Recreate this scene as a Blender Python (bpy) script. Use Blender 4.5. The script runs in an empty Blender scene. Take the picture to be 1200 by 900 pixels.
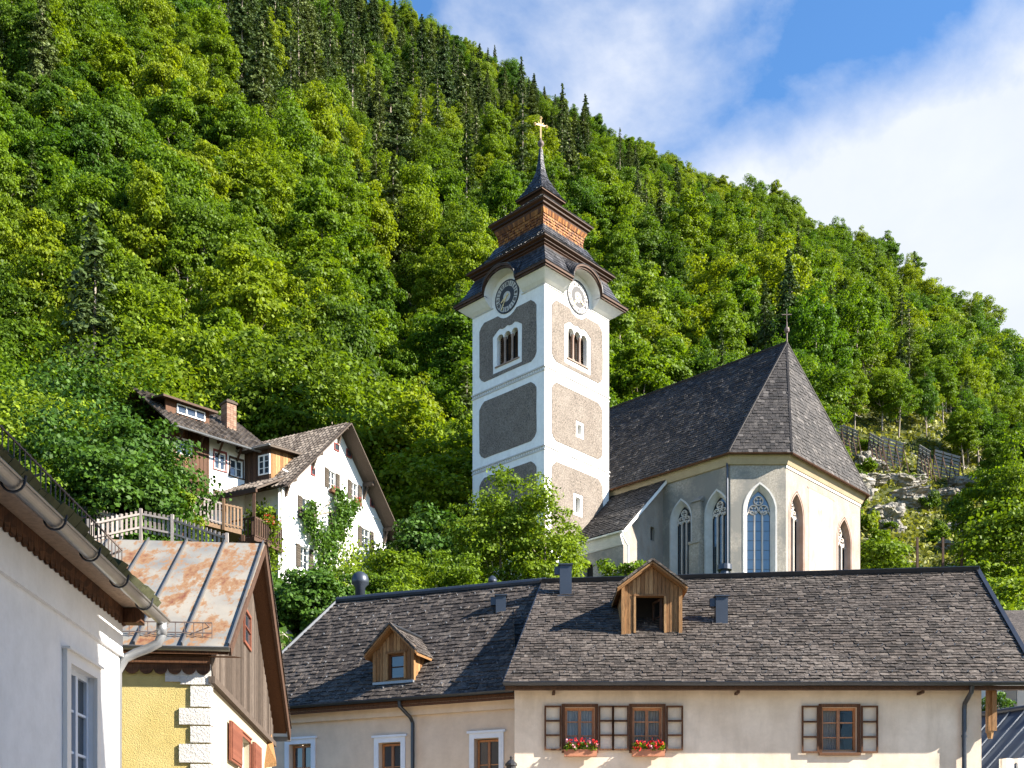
import bpy, math, random
import numpy as np
from mathutils import Vector, geometry, Matrix
rnd = random.Random(7)
S = bpy.context.scene
COL = S.collection
R = math.radians

# ------------------------------------------------------------------ camera, sky, sun, exposure
CAMZ = 1.7; HOR = 1040.0; FOC = 1315.0          # eye height, horizon row and focal length of the 1200x900 photograph
cam = bpy.data.objects.new('camera', bpy.data.cameras.new('camera')); COL.objects.link(cam)
cam.location = (0, 0, CAMZ); cam.rotation_euler = (R(90), 0, 0)
cam.data.sensor_width = 36; cam.data.lens = 36 * FOC / 1200
cam.data.shift_y = (HOR - 450) / 1200
cam.data.clip_end = 5000
S.camera = cam
SUN_PHI, SUN_EL = 16.0, 31.5                     # sun stands to the right, slightly behind the camera
sv = Vector((math.cos(R(SUN_PHI)) * math.cos(R(SUN_EL)), -math.sin(R(SUN_PHI)) * math.cos(R(SUN_EL)), math.sin(R(SUN_EL))))
sun = bpy.data.objects.new('sun', bpy.data.lights.new('sun', 'SUN')); COL.objects.link(sun)
sun.data.energy = 5.0; sun.data.angle = R(0.5); sun.data.color = (1.0, 0.93, 0.82)
sun.rotation_euler = sv.to_track_quat('Z', 'Y').to_euler()
S.view_settings.view_transform = 'Standard'; S.view_settings.look = 'None'
S.view_settings.gamma = 1.0; S.view_settings.use_curve_mapping = False
S.view_settings.exposure = 1.95

W = bpy.data.worlds.new('World'); S.world = W; W.use_nodes = True
nt = W.node_tree; nt.nodes.clear()
def nd(t, **kw):
    n = nt.nodes.new(t)
    for k, v in kw.items(): setattr(n, k, v)
    return n
def pdir(px, py):
    return Vector((px - 600, FOC, HOR - py)).normalized()
sky = nd('ShaderNodeTexSky', sky_type='NISHITA'); sky.sun_disc = False
sky.sun_elevation = R(SUN_EL); sky.sun_rotation = R(90 + SUN_PHI); sky.altitude = 500
sky.air_density = 1.0; sky.dust_density = 0.2; sky.ozone_density = 3.5
bg1 = nd('ShaderNodeBackground'); bg1.inputs[1].default_value = 0.078
hsv = nd('ShaderNodeHueSaturation'); hsv.inputs['Saturation'].default_value = 1.15
nt.links.new(sky.outputs[0], hsv.inputs['Color']); nt.links.new(hsv.outputs[0], bg1.inputs[0])
tc = nd('ShaderNodeTexCoord')
def dotn(vec):
    n = nd('ShaderNodeVectorMath', operation='DOT_PRODUCT'); n.inputs[1].default_value = vec
    nt.links.new(tc.outputs['Generated'], n.inputs[0]); return n.outputs['Value']
def mth(op, a, b=None, c=None, clamp=False):
    n = nd('ShaderNodeMath', operation=op); n.use_clamp = clamp
    for i, v in enumerate((a, b, c)):
        if v is None: continue
        if isinstance(v, (int, float)): n.inputs[i].default_value = v
        else: nt.links.new(v, n.inputs[i])
    return n.outputs[0]
mp = nd('ShaderNodeMapping'); mp.inputs['Scale'].default_value = (1, 1, 1.35); mp.inputs['Location'].default_value = (.3, .1, .2)
nt.links.new(tc.outputs['Generated'], mp.inputs[0])
nz = nd('ShaderNodeTexNoise'); nz.inputs['Scale'].default_value = 6.0; nz.inputs['Detail'].default_value = 9; nz.inputs['Roughness'].default_value = .58; nz.inputs['Distortion'].default_value = .15
nt.links.new(mp.outputs[0], nz.inputs[0])
nz2 = nd('ShaderNodeTexNoise'); nz2.inputs['Scale'].default_value = 2.2; nz2.inputs['Detail'].default_value = 3
nt.links.new(mp.outputs[0], nz2.inputs[0])
pn = pdir(800, 168).cross(pdir(1110, 8)).normalized()
if pn.dot(pdir(1150, 300)) < 0: pn = -pn
bank = mth('MULTIPLY', dotn(pn), 15.0)
wisp = mth('MULTIPLY', mth('SUBTRACT', dotn(pdir(690, 40)), 0.9935), 60.0)
wisp = mth('MAXIMUM', mth('MINIMUM', wisp, 0.2), -1.2)
bias = mth('MAXIMUM', mth('MINIMUM', bank, 1.0), wisp)
nn = mth('MULTIPLY', mth('SUBTRACT', nz.outputs[0], 0.5), 2.0)
nn2 = mth('MULTIPLY', mth('SUBTRACT', nz2.outputs[0], 0.5), 0.8)
msk = mth('MULTIPLY', mth('ADD', mth('ADD', bias, mth('ADD', nn, nn2)), 0.08), 1.35, clamp=True)
msk = mth('MULTIPLY', msk, 0.95)
ccol = nd('ShaderNodeMix', data_type='RGBA')
ccol.inputs['A'].default_value = (0.70, 0.76, 0.88, 1); ccol.inputs['B'].default_value = (0.93, 0.95, 1.0, 1)
nt.links.new(mth('ADD', mth('MULTIPLY', nn2, 0.9), mth('MULTIPLY_ADD', nn, .7, .55), clamp=True), ccol.inputs['Factor'])
bg2 = nd('ShaderNodeBackground'); bg2.inputs[1].default_value = 0.30
nt.links.new(ccol.outputs['Result'], bg2.inputs[0])
mx = nd('ShaderNodeMixShader'); nt.links.new(msk, mx.inputs[0])
nt.links.new(bg1.outputs[0], mx.inputs[1]); nt.links.new(bg2.outputs[0], mx.inputs[2])
wo = nd('ShaderNodeOutputWorld'); nt.links.new(mx.outputs[0], wo.inputs[0])

# ------------------------------------------------------------------ helpers
def P(px, py, Y):
    return Vector(((px - 600) / FOC * Y, Y, (HOR - py) / FOC * Y + CAMZ))
def tag(o, label=None, cat=None, group=None, kind=None):
    if label: o['label'] = label
    if cat: o['category'] = cat
    if group: o['group'] = group
    if kind: o['kind'] = kind
    return o
def thing(name, loc, label, cat, group=None):
    o = bpy.data.objects.new(name, None); COL.objects.link(o); o.location = loc
    o.empty_display_size = 0.2
    return tag(o, label, cat, group)
def rootloc(o):
    v = Vector((0, 0, 0))
    while o is not None:
        v += Vector(o.location); o = o.parent
    return v
class Frame:
    def __init__(s, o, u, v, n):
        s.o, s.u, s.v, s.n = Vector(o), Vector(u).normalized(), Vector(v).normalized(), Vector(n).normalized()
    def p(s, u, v, w=0): return s.o + s.u * u + s.v * v + s.n * w
    def uv(s, px, py, w=0):              # where the view line of a photo point meets this facade
        c = Vector((0, 0, CAMZ)); d = Vector((px - 600, FOC, HOR - py))
        o = s.o + s.n * w
        t = (o - c).dot(s.n) / d.dot(s.n); q = c + d * t - o
        return q.dot(s.u), q.dot(s.v)
def wallframe(a, b, z=0):               # vertical facade from a (left, seen from outside) to b (right)
    a, b = Vector((a[0], a[1], z)), Vector((b[0], b[1], z)); u = (b - a).normalized()
    return Frame(a, u, (0, 0, 1), u.cross(Vector((0, 0, 1))))
class MB:
    def __init__(s): s.v, s.f, s.m = [], [], []
    def face(s, pts, mi=0):
        n = len(s.v); s.v += [Vector(p) for p in pts]; s.f.append(tuple(range(n, n + len(pts)))); s.m.append(mi)
    def hexa(s, c, mi=0):               # 8 corners: bottom ring 0-3, top ring 4-7
        n = len(s.v); s.v += [Vector(p) for p in c]
        for q in ((3, 2, 1, 0), (4, 5, 6, 7), (0, 1, 5, 4), (1, 2, 6, 5), (2, 3, 7, 6), (3, 0, 4, 7)):
            s.f.append(tuple(n + i for i in q)); s.m.append(mi)
    def fbox(s, F, u0, u1, v0, v1, w0, w1, mi=0):
        s.hexa([F.p(u0, v0, w0), F.p(u1, v0, w0), F.p(u1, v0, w1), F.p(u0, v0, w1),
                F.p(u0, v1, w0), F.p(u1, v1, w0), F.p(u1, v1, w1), F.p(u0, v1, w1)], mi)
    def bar(s, a, b, wd, ht, up=(0, 0, 1), mi=0):
        a, b = Vector(a), Vector(b); d = (b - a).normalized(); x = d.cross(Vector(up))
        if x.length < 1e-4: x = d.cross(Vector((1, 0, 0)))
        x.normalize(); y = x.cross(d); x = x * wd / 2; y = y * ht / 2
        s.hexa([a - x - y, a + x - y, b + x - y, b - x - y, a - x + y, a + x + y, b + x + y, b - x + y], mi)
    def tube(s, pts, rad, n=10, mi=0, caps=True):
        pts = [Vector(p) for p in pts]; rads = rad if isinstance(rad, (list, tuple)) else [rad] * len(pts)
        base = len(s.v); ref = None
        for i, p in enumerate(pts):
            d = (pts[min(i + 1, len(pts) - 1)] - pts[max(i - 1, 0)]).normalized()
            if ref is None: ref = d.cross(Vector((0, 0, 1)));  ref = ref if ref.length > 1e-3 else Vector((1, 0, 0))
            ref = (ref - d * ref.dot(d)).normalized(); y = d.cross(ref)
            for k in range(n):
                a = 2 * math.pi * k / n; s.v.append(p + (ref * math.cos(a) + y * math.sin(a)) * rads[i])
        for i in range(len(pts) - 1):
            for k in range(n):
                s.f.append((base + i * n + k, base + i * n + (k + 1) % n, base + (i + 1) * n + (k + 1) % n, base + (i + 1) * n + k)); s.m.append(mi)
        if caps:
            s.f.append(tuple(base + k for k in reversed(range(n)))); s.m.append(mi)
            e = base + (len(pts) - 1) * n; s.f.append(tuple(e + k for k in range(n))); s.m.append(mi)
    def lathe(s, c, prof, n=16, mi=0):  # prof: (radius, z)
        c = Vector(c); s.tube([c + Vector((0, 0, z)) for r, z in prof], [max(r, .001) for r, z in prof], n, mi)
    def panel(s, F, outer, holes=(), w=0.0, depth=0.0, edge=0.0, mi=0, rmi=None):
        # flat face with real openings; reveals run depth inwards, outer rim runs edge inwards
        loops = [[Vector((a, b, 0)) for a, b in L] for L in [outer] + list(holes)]
        flat = [q for L in loops for q in L]
        for t in geometry.tessellate_polygon(loops):
            s.face([F.p(flat[i].x, flat[i].y, w) for i in t], mi)
        r = mi if rmi is None else rmi
        if depth:
            for L in loops[1:]:
                for i in range(len(L)):
                    a, b = L[i], L[(i + 1) % len(L)]
                    s.face([F.p(a.x, a.y, w), F.p(b.x, b.y, w), F.p(b.x, b.y, w - depth), F.p(a.x, a.y, w - depth)], r)
        if edge:
            L = loops[0]
            for i in range(len(L)):
                a, b = L[i], L[(i + 1) % len(L)]
                s.face([F.p(a.x, a.y, w), F.p(b.x, b.y, w), F.p(b.x, b.y, w - edge), F.p(a.x, a.y, w - edge)], mi)
    def build(s, name, mat, parent=None, smooth=False):
        base = rootloc(parent) if parent is not None else Vector((0, 0, 0))
        me = bpy.data.meshes.new(name); me.from_pydata([tuple(p - base) for p in s.v], [], s.f)
        mats = mat if isinstance(mat, (list, tuple)) else [mat]
        for m in mats: me.materials.append(m)
        me.polygons.foreach_set('material_index', s.m)
        if smooth: me.polygons.foreach_set('use_smooth', [True] * len(s.f))
        me.update()
        o = bpy.data.objects.new(name, me); COL.objects.link(o)
        if parent is not None: o.parent = parent
        return o
def rect(u0, u1, v0, v1): return [(u0, v0), (u1, v0), (u1, v1), (u0, v1)]
def arch(u0, u1, v0, v1, n=10):         # round-headed opening, v1 the crown
    r = (u1 - u0) / 2; c = (u0 + u1) / 2
    return [(u0, v0), (u1, v0)] + [(c + r * math.cos(math.pi * i / n), v1 - r + r * math.sin(math.pi * i / n)) for i in range(n + 1)]
def lancet(u0, u1, v0, v1, n=8):        # pointed opening
    w = u1 - u0; c = (u0 + u1) / 2; rise = w * 0.95; sp = v1 - rise
    Rr = (w * w / 4 + rise * rise) / w; out = [(u0, v0), (u1, v0)]
    a1 = math.atan2(rise, Rr - w / 2)
    for i in range(n + 1):
        a = a1 * i / n; out.append((u1 - Rr + Rr * math.cos(a), sp + Rr * math.sin(a)))
    for i in range(n - 1, -1, -1):
        a = a1 * i / n; out.append((u0 + Rr - Rr * math.cos(a), sp + Rr * math.sin(a)))
    return out
def inset(poly, d):                     # grow (d<0) or shrink a polygon towards its inside, both windings
    n = len(poly); ar = sum(poly[i][0] * poly[(i + 1) % n][1] - poly[(i + 1) % n][0] * poly[i][1] for i in range(n))
    sg = 1 if ar > 0 else -1; out = []
    for i in range(n):
        p0, p1, p2 = Vector(poly[i - 1]), Vector(poly[i]), Vector(poly[(i + 1) % n])
        a = (p1 - p0); b = (p2 - p1)
        if a.length < 1e-6: a = b
        if b.length < 1e-6: b = a
        a.normalize(); b.normalize()
        n1 = Vector((-a.y, a.x)) * sg; n2 = Vector((-b.y, b.x)) * sg; m = n1 + n2
        if m.length < .3: m = n1
        m.normalize(); k = d / max(.4, m.dot(n1)); out.append((p1.x + m.x * k, p1.y + m.y * k))
    return out
def ringband(mb, F, outer, inner, w0, w1, mi=0):    # a moulding between two outlines of equal length
    n = len(outer)
    for i in range(n):
        j = (i + 1) % n
        a, b, c, d = outer[i], outer[j], inner[j], inner[i]
        mb.face([F.p(*a, w1), F.p(*b, w1), F.p(*c, w1), F.p(*d, w1)], mi)
        mb.face([F.p(*a, w0), F.p(*b, w0), F.p(*b, w1), F.p(*a, w1)], mi)
        mb.face([F.p(*d, w1), F.p(*c, w1), F.p(*c, w0), F.p(*d, w0)], mi)

# ------------------------------------------------------------------ materials
class NT:
    def __init__(s, name):
        s.mat = bpy.data.materials.new(name); s.mat.use_nodes = True; s.t = s.mat.node_tree
        s.b = s.t.nodes['Principled BSDF']; s.out = s.t.nodes['Material Output']
    def n(s, t, ins=None, **kw):
        x = s.t.nodes.new(t)
        for k, v in kw.items(): setattr(x, k, v)
        for k, v in (ins or {}).items(): s.set(x.inputs[k], v)
        return x
    def set(s, inp, v):
        if isinstance(v, bpy.types.NodeSocket): s.t.links.new(v, inp)
        elif isinstance(v, (tuple, list)) and len(v) == 3 and inp.type == 'RGBA': inp.default_value = (*v, 1)
        else: inp.default_value = v
    def noise(s, scale, detail=4, rough=.55, vec=None, dist=0, stretch=None):
        if vec is None: vec = s.n('ShaderNodeTexCoord').outputs['Object']
        if stretch: vec = s.n('ShaderNodeMapping', {'Vector': vec, 'Scale': stretch}).outputs[0]
        return s.n('ShaderNodeTexNoise', {'Vector': vec, 'Scale': scale, 'Detail': detail, 'Roughness': rough, 'Distortion': dist}).outputs[0]
    def ramp(s, fac, stops, interp='LINEAR'):
        r = s.n('ShaderNodeValToRGB', {'Fac': fac}); cr = r.color_ramp; cr.interpolation = interp
        while len(cr.elements) < len(stops): cr.elements.new(.5)
        for e, (p, c) in zip(cr.elements, stops): e.position = p; e.color = (*c, 1) if len(c) == 3 else c
        return r.outputs[0]
    def mix(s, f, a, b, mode='MIX'):
        x = s.n('ShaderNodeMix', data_type='RGBA', blend_type=mode)
        s.set(x.inputs['Factor'], f); s.set(x.inputs['A'], a); s.set(x.inputs['B'], b); return x.outputs['Result']
    def math(s, op, a, b=0.0, clamp=False):
        x = s.n('ShaderNodeMath', operation=op); x.use_clamp = clamp; s.set(x.inputs[0], a); s.set(x.inputs[1], b); return x.outputs[0]
    def bump(s, h, strength=.5, dist=.02):
        x = s.n('ShaderNodeBump', {'Height': h, 'Strength': strength, 'Distance': dist}); s.t.links.new(x.outputs[0], s.b.inputs['Normal'])
    def fin(s, col=None, rough=.8, metal=0, spec=.3):
        if col is not None: s.set(s.b.inputs['Base Color'], col)
        s.set(s.b.inputs['Roughness'], rough); s.b.inputs['Metallic'].default_value = metal
        s.b.inputs['Specular IOR Level'].default_value = spec; return s.mat
def m_plaster(name, c1, c2, bscale=35, bstr=.25, bdist=.01, stain=None, streak=.35):
    k = NT(name); a = k.noise(1.1, 5, .6); f = k.ramp(a, [(.35, (0, 0, 0)), (.68, (1, 1, 1))])
    col = k.mix(f, c1, c2); col = k.mix(.16, col, k.mix(1.0, col, k.ramp(k.noise(4.5, 7, .75), [(.3, (.45, .43, .40)), (.6, (1.15, 1.15, 1.15))]), 'MULTIPLY'))
    if stain:
        st = k.noise(1.6, 6, .65, stretch=(1.4, 1.4, .28)); col = k.mix(k.math('MULTIPLY', k.ramp(st, [(.5, (0, 0, 0)), (.78, (1, 1, 1))]), streak), col, stain)
    k.bump(k.noise(bscale, 6, .65), bstr, bdist); return k.fin(col, .92, spec=.15)
def m_island(name, stops, rough=.8, grain=(3, 3, 30), nstr=.5, bstr=.4, spec=.2, dist=.01, nscale=6, hi=1.3, fleck=0.0):
    k = NT(name); g = k.n('ShaderNodeNewGeometry'); col = k.ramp(g.outputs['Random Per Island'], stops)
    n = k.noise(nscale, 5, .65, stretch=grain)
    col = k.mix(nstr, col, k.mix(1.0, col, k.ramp(n, [(.3, (.25, .24, .24)), (.62, (hi, hi * .985, hi * .96))]), 'MULTIPLY'))
    if fleck:
        f2 = k.noise(16, 4, .7, stretch=(.8, 2.2, 2.2)); f3 = k.noise(.5, 3, .6)
        fm = k.ramp(k.math('ADD', f2, k.math('MULTIPLY', f3, .35)), [(.72, (0, 0, 0)), (.82, (1, 1, 1))])
        col = k.mix(k.math('MULTIPLY', fm, fleck), col, (.19, .165, .145))
    k.bump(n, bstr, dist); return k.fin(col, rough, spec=spec)
def m_plain(name, c, rough=.5, metal=0, spec=.4, var=.25, scale=5, bstr=.1):
    k = NT(name); n = k.noise(scale, 5, .6)
    col = k.mix(n, tuple(x * (1 - var) for x in c), tuple(min(1, x * (1 + var)) for x in c)); k.bump(n, bstr, .01)
    return k.fin(col, rough, metal, spec)
M = {}
M['white'] = m_plaster('white_plaster', (.74, .73, .71), (.80, .79, .77), 30, .15)
M['whitewall'] = m_plaster('white_house_plaster', (.72, .73, .74), (.78, .78, .79), 45, .2, .006, (.6, .6, .6), .25)
M['cream'] = m_plaster('cream_plaster', (.58, .485, .385), (.72, .62, .51), 22, .3, .012, (.36, .29, .22), .45)
M['midcream'] = m_plaster('peach_plaster', (.57, .455, .36), (.66, .545, .44), 24, .25, .01, (.5, .42, .33), .3)
M['yellow'] = m_plaster('yellow_roughcast', (.44, .345, .125), (.50, .41, .175), 60, .8, .02)
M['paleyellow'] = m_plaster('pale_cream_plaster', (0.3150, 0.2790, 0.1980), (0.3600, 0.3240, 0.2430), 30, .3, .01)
M['quoin'] = m_plaster('white_quoin_plaster', (.50, .48, .45), (.60, .58, .55), 30, .8, .04)
M['surround'] = m_plaster('pale_blue_surround', (.62, .66, .74), (.70, .73, .80), 30, .15)
M['tower'] = m_plaster('tower_white_lime', (.74, .73, .70), (.82, .81, .78), 18, .2, .015, (.55, .52, .46), .4)
k = NT('grey_roughcast'); n1 = k.noise(14, 6, .75); n2 = k.noise(1.2, 4, .6)
col = k.mix(k.ramp(n1, [(.38, (0, 0, 0)), (.62, (1, 1, 1))]), (.065, .057, .052), (.255, .215, .18)); col = k.mix(k.ramp(n2, [(.4, (0, 0, 0)), (.75, (1, 1, 1))]), col, k.mix(.25, col, (.34, .30, .26)))
k.bump(k.noise(24, 6, .8), .7, .03); M['roughcast'] = k.fin(col, .95, spec=.1)
k = NT('church_render'); n1 = k.noise(9, 7, .75); n2 = k.noise(.5, 5, .65); n3 = k.noise(1.0, 6, .7, stretch=(1, 1, .35))
col = k.mix(k.ramp(n1, [(.35, (0, 0, 0)), (.65, (1, 1, 1))]), (.22, .195, .16), (.46, .415, .35)); col = k.mix(k.ramp(n2, [(.42, (0, 0, 0)), (.56, (1, 1, 1))]), col, (.21, .20, .18))
col = k.mix(k.math('MULTIPLY', k.ramp(n3, [(.5, (0, 0, 0)), (.72, (1, 1, 1))]), .6), col, (.30, .27, .23))
k.bump(k.noise(22, 6, .8), .9, .05); M['churchwall'] = k.fin(col, .95, spec=.1)
M['apse'] = m_plaster('apse_plaster', (0.2376, 0.2068, 0.1760), (0.2948, 0.2640, 0.2332), 14, .8, .05, (0.2200, 0.1584, 0.1144), .7)
k = NT('faded_fresco'); n1 = k.noise(.9, 6, .7, stretch=(1.3, 1.3, .5)); n2 = k.noise(2.2, 6, .7)
col = k.ramp(n1, [(.3, (.26, .20, .14)), (.46, (.31, .27, .22)), (.56, (.34, .31, .27)), (.68, (.30, .15, .09))]); k.bump(n2, .2, .01); M['fresco'] = k.fin(k.mix(.25, col, (.34, .31, .27)), .95, spec=.1)
M['cornice'] = m_plaster('yellow_cornice', (.36, .29, .19), (.42, .345, .235), 20, .15)
M['stone_pink'] = m_plaster('pink_sandstone', (.27, .19, .15), (.34, .26, .22), 25, .3)
M['tracery'] = m_plaster('tracery_stone', (.52, .45, .40), (.62, .56, .50), 25, .3)
M['shingle'] = m_island('old_grey_shingle', [(0, (0.0188, 0.0158, 0.0136)), (.4, (0.0348, 0.0288, 0.0251)), (.85, (0.0565, 0.0461, 0.0395)), (1, (0.0796, 0.0684, 0.0596))], .75, (2.2, 2.2, 7), .9, .7, nscale=5, hi=1.8, fleck=.75)
M['shingle_mid'] = m_island('mid_grey_shingle', [(0, (0.0174, 0.0144, 0.0130)), (.4, (0.0319, 0.0266, 0.0238)), (.85, (0.0522, 0.0432, 0.0373)), (1, (0.0797, 0.0684, 0.0597))], .75, (2.2, 2.2, 7), .9, .7, nscale=5, hi=1.8, fleck=.75)
M['churchroof'] = m_island('church_shingle', [(0, (0.0086, 0.0079, 0.0079)), (.5, (0.0173, 0.0151, 0.0151)), (.88, (0.0324, 0.0288, 0.0274)), (1, (0.0792, 0.0720, 0.0684))], .7, (4, 4, 4), .7, .6, spec=.3, nscale=4, hi=1.6, fleck=.5)
M['towershingle'] = m_island('tower_slate_shingle', [(0, (0.0120, 0.0120, 0.0150)), (.6, (0.0255, 0.0255, 0.0300)), (1, (0.0675, 0.0675, 0.0750))], .45, (6, 6, 6), .5, .5, spec=.6)
M['orange'] = m_island('orange_larch_shingle', [(0, (0.0792, 0.0275, 0.0085)), (.5, (0.1901, 0.0688, 0.0171)), (1, (0.3326, 0.1458, 0.0385))], .6, (5, 5, 9), .6, .5)
M['darkwood'] = m_island('dark_stained_wood', [(0, (.045, .026, .018)), (1, (.085, .048, .032))], .7, (5, 5, 2), .6, .4)
M['capwood'] = m_island('dark_cap_board', [(0, (0.0263, 0.0120, 0.0067)), (.6, (0.0525, 0.0225, 0.0112)), (1, (0.0825, 0.0375, 0.0180))], .6, (5, 5, 5), .6, .4)
M['brownwood'] = m_island('brown_board', [(0, (0.0510, 0.0238, 0.0127)), (.6, (0.0892, 0.0399, 0.0195)), (1, (0.1275, 0.0595, 0.0289))], .7, (12, 12, 1.2), .7, .4)
M['honeywood'] = m_island('honey_larch_board', [(0, (0.1350, 0.0648, 0.0252)), (.5, (0.2250, 0.1170, 0.0468)), (1, (0.3240, 0.1890, 0.0855))], .65, (14, 14, 1.2), .75, .4)
M['oldwood'] = m_island('old_tan_board', [(0, (.14, .085, .05)), (1, (.24, .16, .10))], .8, (12, 12, 2), .7, .4)
M['greywood'] = m_island('weathered_grey_board', [(0, (0.0425, 0.0323, 0.0255)), (.5, (0.0723, 0.0553, 0.0442)), (1, (0.1105, 0.0892, 0.0748))], .85, (14, 14, 1.5), .8, .6)
M['windowwood'] = m_island('varnished_window_wood', [(0, (.24, .10, .04)), (1, (.40, .18, .075))], .45, (10, 10, 2), .5, .2, spec=.5)
M['shutterbrown'] = m_island('red_brown_shutter', [(0, (0.1280, 0.0440, 0.0280)), (1, (0.1760, 0.0640, 0.0400))], .6, (8, 8, 3), .4, .3)
M['sagewood'] = m_island('faded_olive_shutter', [(0, (0.0455, 0.0367, 0.0270)), (1, (0.0770, 0.0630, 0.0501))], .75, (8, 8, 3), .6, .3)
M['soffit'] = m_island('tan_soffit_board', [(0, (.26, .18, .13)), (1, (.34, .25, .18))], .7, (4, 4, 4), .4, .3)
M['metal'] = m_plain('dark_sheet_metal', (.055, .060, .070), .38, .7, .5)
M['bluemetal'] = m_plain('blue_grey_sheet_metal', (.034, .044, .062), .42, .35, .5, bstr=.15, scale=2)
M['zinc'] = m_plain('pale_zinc', (.24, .25, .265), .42, .55, .5)
M['zincmesh'] = m_plain('grey_barrier_slat', (.26, .25, .24), .8)
M['gutter'] = m_plain('grey_gutter_metal', (.18, .175, .17), .4, .6, .5)
M['iron'] = m_plain('rusty_iron_rail', (.13, .10, .09), .7, .3)
M['gold'] = m_plain('gilded_metal', (.75, .55, .27), .5, .45, .5, .1)
M['black'] = m_plain('black_paint', (.02, .02, .022), .5)
M['whitepaint'] = m_plain('white_paint', (.72, .71, .69), .5, var=.08)
M['bluepaint'] = m_plain('white_blue_frame', (.60, .66, .76), .5, var=.08)
M['redframe'] = m_plain('dark_red_frame', (.20, .04, .035), .6)
M['clockdark'] = m_plain('clock_dark', (.03, .03, .035), .6)
M['clockwhite'] = m_plain('clock_white', (.48, .46, .42), .6, var=.08)
M['clocksunlit'] = m_plain('clock_dark_sunlit', (.02, .02, .024), .6)  # darker copy of the ring colour for the sunlit dial, against wash-out
M['tile'] = m_island('ribbed_grey_tile', [(0, (0.0440, 0.0344, 0.0280)), (1, (0.1520, 0.1280, 0.1080))], .8, (4, 4, 4), .5, .4)
M['brick'] = m_island('brick_red', [(0, (.17, .095, .065)), (1, (.27, .18, .13))], .85, (6, 6, 6), .5, .5)
M['fence'] = m_island('pale_weathered_paling', [(0, (0.1872, 0.1560, 0.1404)), (1, (0.2964, 0.2613, 0.2418))], .8, (10, 10, 2), .4, .3)
M['terracotta'] = m_plain('terracotta', (.38, .16, .09), .8)
M['curtain'] = m_plain('white_curtain', (.55, .53, .52), .9, scale=30, bstr=.6)
k = NT('rusty_metal_roof'); g = k.noise(2.6, 7, .65, dist=.4, stretch=(1, .38, .38)); g2 = k.noise(7.5, 6, .75, stretch=(1, .45, .45)); g3 = k.noise(.8, 4, .6, stretch=(1, .4, .4))
base = k.mix(k.ramp(k.noise(.9, 3), [(.35, (0, 0, 0)), (.65, (1, 1, 1))]), (.13, .135, .135), (.25, .225, .185))
mk = k.math('ADD', k.math('MULTIPLY', g, .5), k.math('MULTIPLY', g2, .5)); mk = k.math('ADD', mk, k.math('MULTIPLY', g3, .12))
col = k.mix(k.ramp(mk, [(.535, (0, 0, 0)), (.585, (1, 1, 1))]), base, (.21, .12, .06)); col = k.mix(k.ramp(mk, [(.60, (0, 0, 0)), (.68, (1, 1, 1))]), col, (.125, .042, .022))
k.bump(g2, .3, .01); M['rustroof'] = k.fin(col, .62, .1, .35)
def m_glass(name, tint=(.03, .04, .05), trans=0.0, rough=.04, tcol=(.85, .9, .92)):
    k = NT(name); k.fin(tint, rough, 0, .9); k.b.inputs['IOR'].default_value = 1.6
    k.bump(k.noise(1.3, 2), .08, .05)
    if trans:
        tr = k.n('ShaderNodeBsdfTransparent', {'Color': tcol}); mxs = k.n('ShaderNodeMixShader', {0: trans})
        k.t.links.new(k.b.outputs[0], mxs.inputs[1]); k.t.links.new(tr.outputs[0], mxs.inputs[2]); k.t.links.new(mxs.outputs[0], k.out.inputs[0])
    return k.mat
M['glass'] = m_glass('dark_window_glass'); M['clear'] = m_glass('clear_window_glass', (.02, .025, .03), .7)
M['sashglass'] = m_glass('old_sash_glass', (.3, .3, .3), .96, .1, (.97, .98, .98)); M['blueglass'] = m_glass('leaded_church_glass', (.10, .16, .24), 0, .22)
M['room_shade'] = m_plain('room_shade_black', (.02, .018, .016), .95)  # near-black: the shade inside openings is put into the colour
k = NT('forest_floor'); n1 = k.noise(.35, 6, .7); n2 = k.noise(.06, 4, .6)
col = k.mix(n1, (.020, .026, .010), (.075, .085, .026)); gz = k.n('ShaderNodeNewGeometry'); sx = k.n('ShaderNodeSeparateXYZ', {0: gz.outputs['Normal']})
rk = k.ramp(k.math('ADD', k.math('MULTIPLY', n1, .9), k.math('MULTIPLY', n2, .5)), [(.77, (0, 0, 0)), (.82, (1, 1, 1))])
col = k.mix(rk, col, (.34, .31, .27)); k.bump(n1, 1, .4); M['ground'] = k.fin(col, .95, spec=.1)
k = NT('limestone'); n1 = k.noise(.9, 8, .7); n2 = k.noise(.35, 4)
col = k.ramp(n1, [(.3, (.07, .065, .045)), (.46, (.22, .20, .165)), (.62, (.36, .33, .29))]); col = k.mix(k.ramp(n2, [(.62, (0, 0, 0)), (.70, (1, 1, 1))]), col, (.13, .125, .06))
k.bump(n1, 1, .25); M['rock'] = k.fin(col, .9, spec=.15)
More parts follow.
